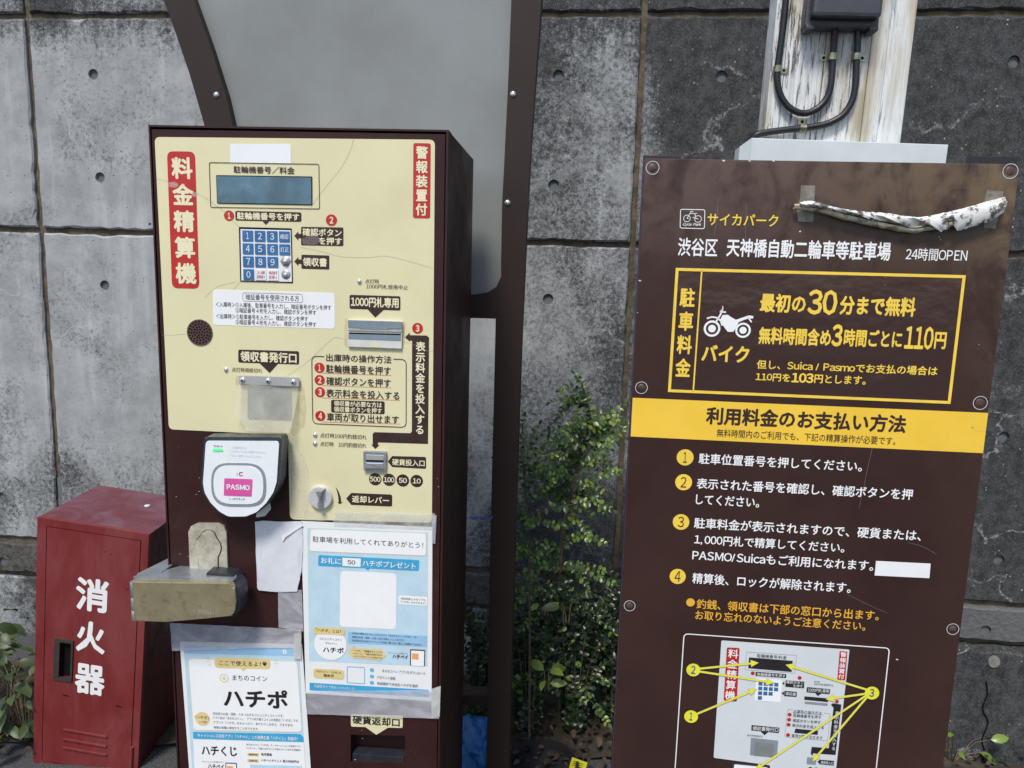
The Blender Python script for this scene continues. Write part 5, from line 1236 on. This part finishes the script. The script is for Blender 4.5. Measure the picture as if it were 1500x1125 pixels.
clip_(1139.5, 101, 1, 'zinc clip holding the leftmost cable run at the edge of the post')
clip_(1219.5, 83, -1, 'zinc clip on the cable below the left socket of the dark box')
clip_(1255, 83, 1, 'zinc clip on the cable below the right socket of the dark box')
o = root('cable_clip', UF, 'zinc clip holding the cable just above the pale metal cover', 'cable clip', 'metal cable clips on the wooden post')
u, v = UF.px(1176, 187.5, .01); bm = bmesh.new()
prof_ = [(-.0068, .0), (-.0068, .009), (-.005, .0145), (0, .0165), (.005, .0145), (.0068, .009), (.0068, .0015), (.0185, .0015)]
A = [bm.verts.new((u - .0055, -b, v + a)) for a, b in prof_]; B = [bm.verts.new((u + .0055, -b, v + a)) for a, b in prof_]
for i in range(7): bm.faces.new((A[i], A[i + 1], B[i + 1], B[i]))
bmesh.ops.solidify(bm, geom=bm.faces[:], thickness=.0008)
me = bpy.data.meshes.new('strap'); bm.to_mesh(me); bm.free(); link('strap', me, M['clip'], o); dome(o, 'screw', M['dark_hole'], u, v + .0125, .0018, .0027, .0012, 10, 2)

# ------------------------------------------------------------------ fire extinguisher box
FBM = Matrix.Translation((-1.2197, 1.8798, .72)) @ Matrix.Rotation(-.04953, 4, 'Z') @ Matrix.Rotation(.11086, 4, 'Y') @ Matrix.Rotation(.03147, 4, 'X')
FF = Frame(FBM)
fb = root('fire_extinguisher_box', FF, 'red metal fire extinguisher cabinet with white characters leaning beside the machine', 'fire extinguisher box')
FW, FD, FH = .297, .264, .735
box(fb, 'cabinet_body', M['fire_shaded'], .001, FW - .001, -FD, -.012, -FH, -.002)
box(fb, 'cabinet_top', M['fire_top'], 0, FW, -FD - .002, -.0125, -.003, 0, .001)
def FP(l, h=0): return FF.P(l, h)
dl = FP([(68, 769), (207, 793)]); du_0 = dl[0][0]; du_1 = dl[1][0]; dvt = (dl[0][1] + dl[1][1]) / 2
prism(fb, 'front_frame', M['fire_red'], [(0, -FH), (FW, -FH), (FW, 0), (0, 0)], -.0125, 0, holes=[[(du_0, -FH + .02), (du_1, -FH + .02), (du_1, dvt), (du_0, dvt)]], bevel=0)
handle_px = [(81, 934), (108.5, 938), (106, 998.5), (79, 995)]
hp = FP(handle_px, 0); hin = FP([(88.5, 940), (105, 942.5), (103.5, 993), (86.5, 991.5)], .001)
hcut = FP([(84, 937), (107, 940), (105, 996), (82, 993)])
fdoor = prism(fb, 'door', M['fire_red'], [(du_0 + .0022, -FH + .022), (du_1 - .0022, -FH + .022), (du_1 - .0022, dvt - .0022), (du_0 + .0022, dvt - .0022)], -.012, .0005, holes=[hcut])
hd = prism(fdoor, 'handle_surround', M['handle_dark'], hp, -.002, .004, holes=[hin])
prism(hd, 'handle_recess', M['dark_hole'], hin, -.012, -.010)
T(FF, fdoor, '消', 111, 868.5, 159, 875, 49, M['white_print'], .0012, .042)
T(FF, fdoor, '火', 111.5, 931, 154, 936, 46, M['white_print'], .0012, .042)
T(FF, fdoor, '器', 109.5, 993, 153.5, 998, 44, M['white_print'], .0012, .042)
for x, y, ln in ((92, 1068, 64), (91.5, 1082, 64), (91.5, 1094.5, 64)):
    q = FP([(x, y), (x + ln, y + 11), (x + ln, y + 14), (x, y + 3)], .004)
    prism(fdoor, 'louvre', M['fire_red'], q, .0005, .004, bevel=.0015)
M['rust'] = paint('rust_stain', (.16, .045, .02), .8, .3, 90)
rr_ = random.Random(3)
for k in range(60):
    edge = rr_.random() < .5
    x = rr_.choice((66, 208, rr_.uniform(68, 200))) if edge else rr_.uniform(70, 200); y = rr_.uniform(775, 1120)
    u, v = FF.px(x, y, .001); q = rr_.uniform(.0006, .0022)
    if not (du_0 + .004 < u < du_1 - .004): continue
    flat(fdoor, 'paint_chip', M['dark_hole'] if k % 3 == 0 else M['rust'], [[(u + q * rr_.uniform(.4, 1.8) * cos(a), v + q * rr_.uniform(.3, 1) * sin(a)) for a in (0, 1.1, 2.2, 3.3, 4.3, 5.3)]], .0009)
for x, y in ((97, 1019), (174, 1035)):
    u, v = FF.px(x, y, .0008); flat(fdoor, 'paint_chip', M['dark_hole'], [[(u - .012, v + .001), (u - .004, v + .0025), (u + .004, v + .001), (u + .012, v - .001), (u + .003, v - .002), (u - .006, v - .001)]], .0009)
tube(fb, 'hinge', M['fire_red'], [(du_1 + .001, -.002, FF.px(190, 1093)[1]), (du_1 + .001, -.002, FF.px(190, 1093)[1] - .07)], .005, 10)
c = crv([(*(lambda p: (p.x, p.y))(FF.i @ at(x, y, 1.9)), 0) for x, y in ((170, 720), (168, 730), (155, 740))], 4)
bm = bmesh.new()
for k, (ux, uy) in enumerate(((.20, .17),)):
    bmesh.ops.create_icosphere(bm, subdivisions=2, radius=.008, matrix=Matrix.Translation((ux, uy, .002)) @ Matrix.Diagonal((1, 1.2, .35, 1)))
me = bpy.data.meshes.new('bird_dropping'); bm.to_mesh(me); bm.free(); smooth(link('bird_dropping', me, M['cap'], fb), 180)
# feet reach the ground where the leaning cabinet stands
# ------------------------------------------------------------------ plants
def leaf_bm(bm, p, d, nrm, L_, W2, fold=.25, droop=.15):
    d = d.normalized(); s = d.cross(nrm).normalized(); n = s.cross(d).normalized()
    prof_ = [(0, 0), (.22, .75), (.5, 1.0), (.78, .7), (1.0, 0)]
    mid = [bm.verts.new(p + d * (L_ * t) - n * (droop * L_ * t * t)) for t, _ in prof_]
    for sg in (1, -1):
        e = [mid[0]] + [bm.verts.new(p + d * (L_ * t) - n * (droop * L_ * t * t) + s * (sg * W2 * w) + n * (fold * W2 * w)) for t, w in prof_[1:-1]] + [mid[-1]]
        for i in range(4):
            vs = [mid[i], mid[i + 1], e[i + 1], e[i]]
            vs = [x for k, x in enumerate(vs) if x not in vs[:k]]
            if sg > 0: vs.reverse()
            bm.faces.new(vs)
def rv(r, s=1.0): return Vector((r.uniform(-1, 1), r.uniform(-1, 1), r.uniform(-1, 1))) * s
def spray(bmL, bmN, bmS, pts, r, size, gap_, young=0.0):
    """a twig with pairs of small oval leaflets"""
    c = crv(pts, 8); tube_bm(bmS, c, [.0016 * (1 - .7 * i / len(c)) for i in range(len(c))], 4)
    acc = 0
    for i in range(1, len(c)):
        seg = (c[i] - c[i - 1]); acc += seg.length
        if acc < gap_: continue
        acc = 0; d = seg.normalized(); tt = i / len(c)
        side = d.cross(Vector((0, -.75, .65)) + rv(r, .25)).normalized()
        for sg in (1, -1):
            if r.random() < .08: continue
            dd = (side * sg + d * .45 + rv(r, .25)).normalized()
            nn = (Vector((0, -.6, .8)) + rv(r, .45)).normalized()
            s_ = size * r.uniform(.7, 1.15) * (1 - .35 * tt)
            leaf_bm(bmN if r.random() < young * (.3 + tt) else bmL, c[i], dd, nn, s_, s_ * .36)
    leaf_bm(bmL, c[-1], (c[-1] - c[-2]), Vector((0, -.6, .8)), size * .8, size * .25)
def plant(name, label, base, twigs, seed, size=.019, gap_=.011, young=.3, cat='shrub', group=None, stems=(), lm='leaf'):
    r = random.Random(seed); bL, bN, bS = bmesh.new(), bmesh.new(), bmesh.new()
    for st, rad in stems:
        c = crv(st, 6); tube_bm(bS, c, [rad * (1 - .6 * i / len(c)) for i in range(len(c))], 6)
    for tw_ in twigs: spray(bL, bN, bS, tw_, r, size, gap_, young)
    o = bpy.data.objects.new(name, None); COL.objects.link(o); o.location = base; tag(o, label, cat, group)
    off = Matrix.Translation(-Vector(base))
    for nm, bm_, mt in (('foliage', bL, M[lm]), ('young_leaves', bN, M['leaf_new']), ('stem', bS, M['bark'])):
        bm_.transform(off); me = bpy.data.meshes.new(nm); bm_.to_mesh(me); bm_.free()
        if len(me.vertices): smooth(link(nm, me, mt, o), 50)
    return o
r = random.Random(11)
st = [at(822, 1120, 2.12), at(822, 990, 2.12), at(820, 850, 2.10), at(828, 760, 2.10), at(846, 690, 2.08), at(868, 640, 2.08), at(852, 560, 2.08)]
tw_ = []
for i in range(72):
    t = r.uniform(.12, 1) ** .95 * .97; c = crv(st, 6); b = c[int(t * (len(c) - 1))]
    sg = r.choice((-1, 1)); ln = r.uniform(.10, .21) * (1.1 - .45 * t)
    if sg > 0: ln *= .8
    dirx = Vector((sg * r.uniform(.6, 1), r.uniform(-.9, .15), r.uniform(-.15, .75))).normalized()
    e = b + dirx * ln; m_ = b + dirx * ln * .5 + Vector((0, 0, .02)); e.z -= r.uniform(0, .04)
    tw_.append([b, m_, e])
def spx(*l): return [at(x, y, Y) for x, y, Y in l]
tw_ += [spx((868, 640, 2.08), (864, 600, 2.06), (852, 560, 2.05), (842, 548, 2.05)), spx((850, 690, 2.08), (842, 640, 2.06), (848, 590, 2.05)), spx((868, 660, 2.05), (890, 620, 2.05), (915, 590, 2.04)), spx((850, 690, 2.05), (880, 660, 2.0), (912, 630, 2.0)),
        spx((850, 655, 2.06), (815, 645, 2.0), (785, 660, 1.98), (770, 690, 1.97)), spx((846, 700, 2.06), (800, 690, 2.0), (765, 715, 1.98)), spx((840, 640, 2.05), (870, 618, 2.03), (905, 612, 2.02)), spx((840, 720, 2.04), (872, 700, 2.0), (905, 690, 2.0)), spx((835, 740, 2.04), (870, 735, 2.0), (898, 748, 2.0)), spx((835, 740, 2.04), (800, 745, 2.0), (768, 762, 2.0))]
plant('leafy_shrub', 'tall shrub with small glossy oval leaflets growing between shelter post and notice board', at(822, 1120, 2.12), tw_, 5, .0205, .0110, .50, stems=[(st, .008)])
st2 = [at(775, 1110, 2.0), at(776, 900, 1.98), at(774, 780, 1.97), at(768, 690, 1.96), at(765, 620, 1.96)]
tw2 = [spx((768, 700, 1.96), (763, 650, 1.95), (768, 610, 1.95)), spx((770, 720, 1.96), (782, 690, 1.94), (795, 660, 1.93)), spx((770, 690, 1.95), (776, 650, 1.94), (790, 622, 1.94)), spx((772, 770, 1.96), (760, 740, 1.92), (754, 700, 1.92))]
for i in range(9):
    b = crv(st2, 6)[int(r.uniform(.3, .8) * 24)]; d = Vector((r.uniform(-.8, .9), r.uniform(-.7, .1), r.uniform(0, .8))).normalized(); tw2.append([b, b + d * .05, b + d * r.uniform(.08, .14)])
plant('leafy_shrub', 'thin young shrub stem growing right beside the shelter post, left of the tall shrub', at(775, 1110, 2.0), tw2, 9, .018, .0115, .55, stems=[(st2, .004)])
# low bushy plants at the foot of the wall
def low_plant(label, x, y, Y, n, hgt, spread, seed, size=.022, young=.06, group='low plants at the foot of the wall'):
    r = random.Random(seed); b = at(x, y, Y); b.z = .02; tws = []
    for i in range(n):
        a = r.uniform(0, 2 * pi); rr = spread * r.uniform(.3, 1); h = hgt * r.uniform(.5, 1)
        e = b + Vector((cos(a) * rr, sin(a) * rr * .6, h)); tws.append([b + Vector((cos(a) * .02, sin(a) * .02, 0)), b + Vector((cos(a) * rr * .4, sin(a) * rr * .3, h * .7)), e])
    return plant('low_shrub', label, tuple(b), tws, seed, size, .012, young, 'plant', group, lm='leaf_low_shade')
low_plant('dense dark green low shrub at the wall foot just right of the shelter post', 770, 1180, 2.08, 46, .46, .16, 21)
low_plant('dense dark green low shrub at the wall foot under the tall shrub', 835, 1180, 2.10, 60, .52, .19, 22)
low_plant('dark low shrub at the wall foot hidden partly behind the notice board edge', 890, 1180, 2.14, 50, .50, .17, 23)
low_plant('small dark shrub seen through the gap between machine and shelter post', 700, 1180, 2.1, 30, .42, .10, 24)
def broad(name, label, base, n, size, seed, mat=M['leaf_weed'], hgt=.12, spread=.1, group=None, cat='plant'):
    r = random.Random(seed); bm = bmesh.new(); bs_ = bmesh.new()
    for i in range(n):
        a = r.uniform(0, 2 * pi); rr = spread * math.sqrt(r.random()); h = hgt * r.uniform(.2, 1)
        p = Vector((cos(a) * rr, sin(a) * rr, h)); d = Vector((cos(a) + r.uniform(-.6, .6), sin(a) + r.uniform(-.8, .3), r.uniform(-.5, .5))).normalized()
        tube_bm(bs_, [Vector((cos(a) * .01, sin(a) * .01, 0)), p * .6 + Vector((0, 0, h * .2)), p], [.002, .0015, .001], 4)
        s = size * r.uniform(.6, 1.3); leaf_bm(bm, p, d, Vector((0, -.5, .9)) + rv(r, .4), s, s * .27, .3, .35)
    o = bpy.data.objects.new(name, None); COL.objects.link(o); o.location = base; tag(o, label, cat, group)
    for nm, b_, mt in (('foliage', bm, mat), ('stem', bs_, M['bark'])):
        me = bpy.data.meshes.new(nm); b_.to_mesh(me); b_.free(); smooth(link(nm, me, mt, o), 50)
    return o
def gb(x, y):
    o, d = ray(x, y); return o + d * (-(o.z - .015) / d.z)
for i, (x, y, n, s, h, lab) in enumerate(((8, 1075, 60, .050, .26, 'broad leaved weed at the far left edge beside the wall'), (38, 1082, 45, .045, .20, 'broad leaved weed right beside the red cabinet'), (-30, 1040, 60, .05, .3, 'broad leaved weed climbing the wall at the far left edge'))):
    p = gb(x, y); broad('weed', lab, tuple(p), n, s, 40 + i, hgt=h, spread=.11, group='weeds at the left wall foot')
p = gb(1488, 1130); broad('weed', 'yellow green weed in the lower right corner below the wall crack', (p.x, 2.25, -.15), 16, .045, 51, M['leaf_new'], .16, .12)
p = gb(1420, 1130); broad('weed', 'small weed at the wall foot beside the lower right edge of the notice board', (p.x, 2.3, -.15), 12, .035, 52, M['leaf_weed'], .14, .1)
for i, (x, y, Y) in enumerate(((801, 880, 2.02), (832, 890, 2.0), (800, 985, 1.98))):
    p = at(x, y, Y); broad('vine_leaves', ('pair of broad pale vine leaves hanging left of the shrub stem', 'single broad dark vine leaf right of the shrub stem', 'bright broad young leaves low in front of the shrub')[i], (p.x, p.y, p.z - .05), (4, 3, 6)[i], .055, 60 + i, M['leaf_new'] if i != 1 else M['leaf_weed'], .06, .03, 'vine leaves among the shrub')
# dead leaves on the soil
r = random.Random(77); bm = bmesh.new()
for i in range(800):
    x = r.choice((r.uniform(-2.2, -1.2), r.uniform(-.25, .5), r.uniform(-.25, .5), r.uniform(1.1, 1.8))); y = r.uniform(1.9, 2.34); a = r.uniform(0, 6.28)
    p = Vector((x, y, .025 + .05 * max(0, y - 2.0) + r.uniform(0, .03) + gz(x))); s = r.uniform(.012, .034)
    leaf_bm(bm, p, Vector((cos(a), sin(a), r.uniform(-.2, .4))), Vector((0, 0, 1)) + rv(r, .5), s, s * .3, .4, .3)
me = bpy.data.meshes.new('leaf_litter'); bm.to_mesh(me); bm.free(); o = smooth(link('leaf_litter', me, M['leaf_dead'], None), 50)
tag(o, 'dry brown fallen leaves scattered along the foot of the wall', 'leaf litter', kind='stuff')
# blue tarpaulin bundle behind the machine
p = at(693, 1092, 1.95); bm = bmesh.new(); bmesh.ops.create_icosphere(bm, subdivisions=4, radius=1)
for v in bm.verts:
    n_ = noise.noise(v.co * 1.7) * .3 + abs(noise.noise(v.co * 3.5)) * .25
    v.co = Vector((v.co.x * .055, v.co.y * .09, v.co.z * .085)) * (1 + n_)
me = bpy.data.meshes.new('blue_tarpaulin'); bm.to_mesh(me); bm.free(); o = link('blue_tarpaulin', me, M['tarp'], None); o.location = (p.x, p.y, p.z - .01)
tag(o, 'crumpled bright blue tarpaulin bundle low between machine and shelter post', 'tarpaulin')
# black pot with a yellow tag
p = at(795, 1135, 1.9); pot = bpy.data.objects.new('plant_pot', None); COL.objects.link(pot); pot.location = (p.x, p.y, 0); tag(pot, 'black plastic plant pot on the ground at the foot of the shrub', 'plant pot')
bm = bmesh.new(); prf = [(.075, 0), (.09, p.z + .02), (.098, p.z + .02), (.098, p.z + .045), (.09, p.z + .045), (.088, p.z + .02), (0.001, p.z + .015)]
rg = [[bm.verts.new((a * cos(k * pi / 12), a * sin(k * pi / 12), b)) for k in range(24)] for a, b in prf]
for a, b in zip(rg, rg[1:]):
    for k in range(24): bm.faces.new((a[k], a[(k + 1) % 24], b[(k + 1) % 24], b[k]))
me = bpy.data.meshes.new('pot_wall'); bm.to_mesh(me); bm.free(); smooth(link('pot_wall', me, M['pot'], pot), 40)
TG = Frame(Matrix.Translation(at(847, 1121, 1.9)) @ Matrix.Rotation(radians(-8), 4, 'Z') @ Matrix.Rotation(radians(12), 4, 'Y'))
tg = root('plant_tag', TG, 'small yellow printed plant tag low beside the notice board', 'plant tag')
prism(tg, 'tag_card', M['lemon'], [(-.022, -.016), (.022, -.02), (.022, .016), (-.022, .018)], 0, .001)
prism(tg, 'tag_stake', M['lemon'], [(-.005, -.25), (.005, -.25), (.006, -.015), (-.006, -.015)], -.001, 0)
flat(tg, 'printed_line', bk, [[(-.016, z), (.012, z - .001), (.012, z - .003), (-.016, z - .002)] for z in (.010, .004, -.002)], .0014)

build_texts()
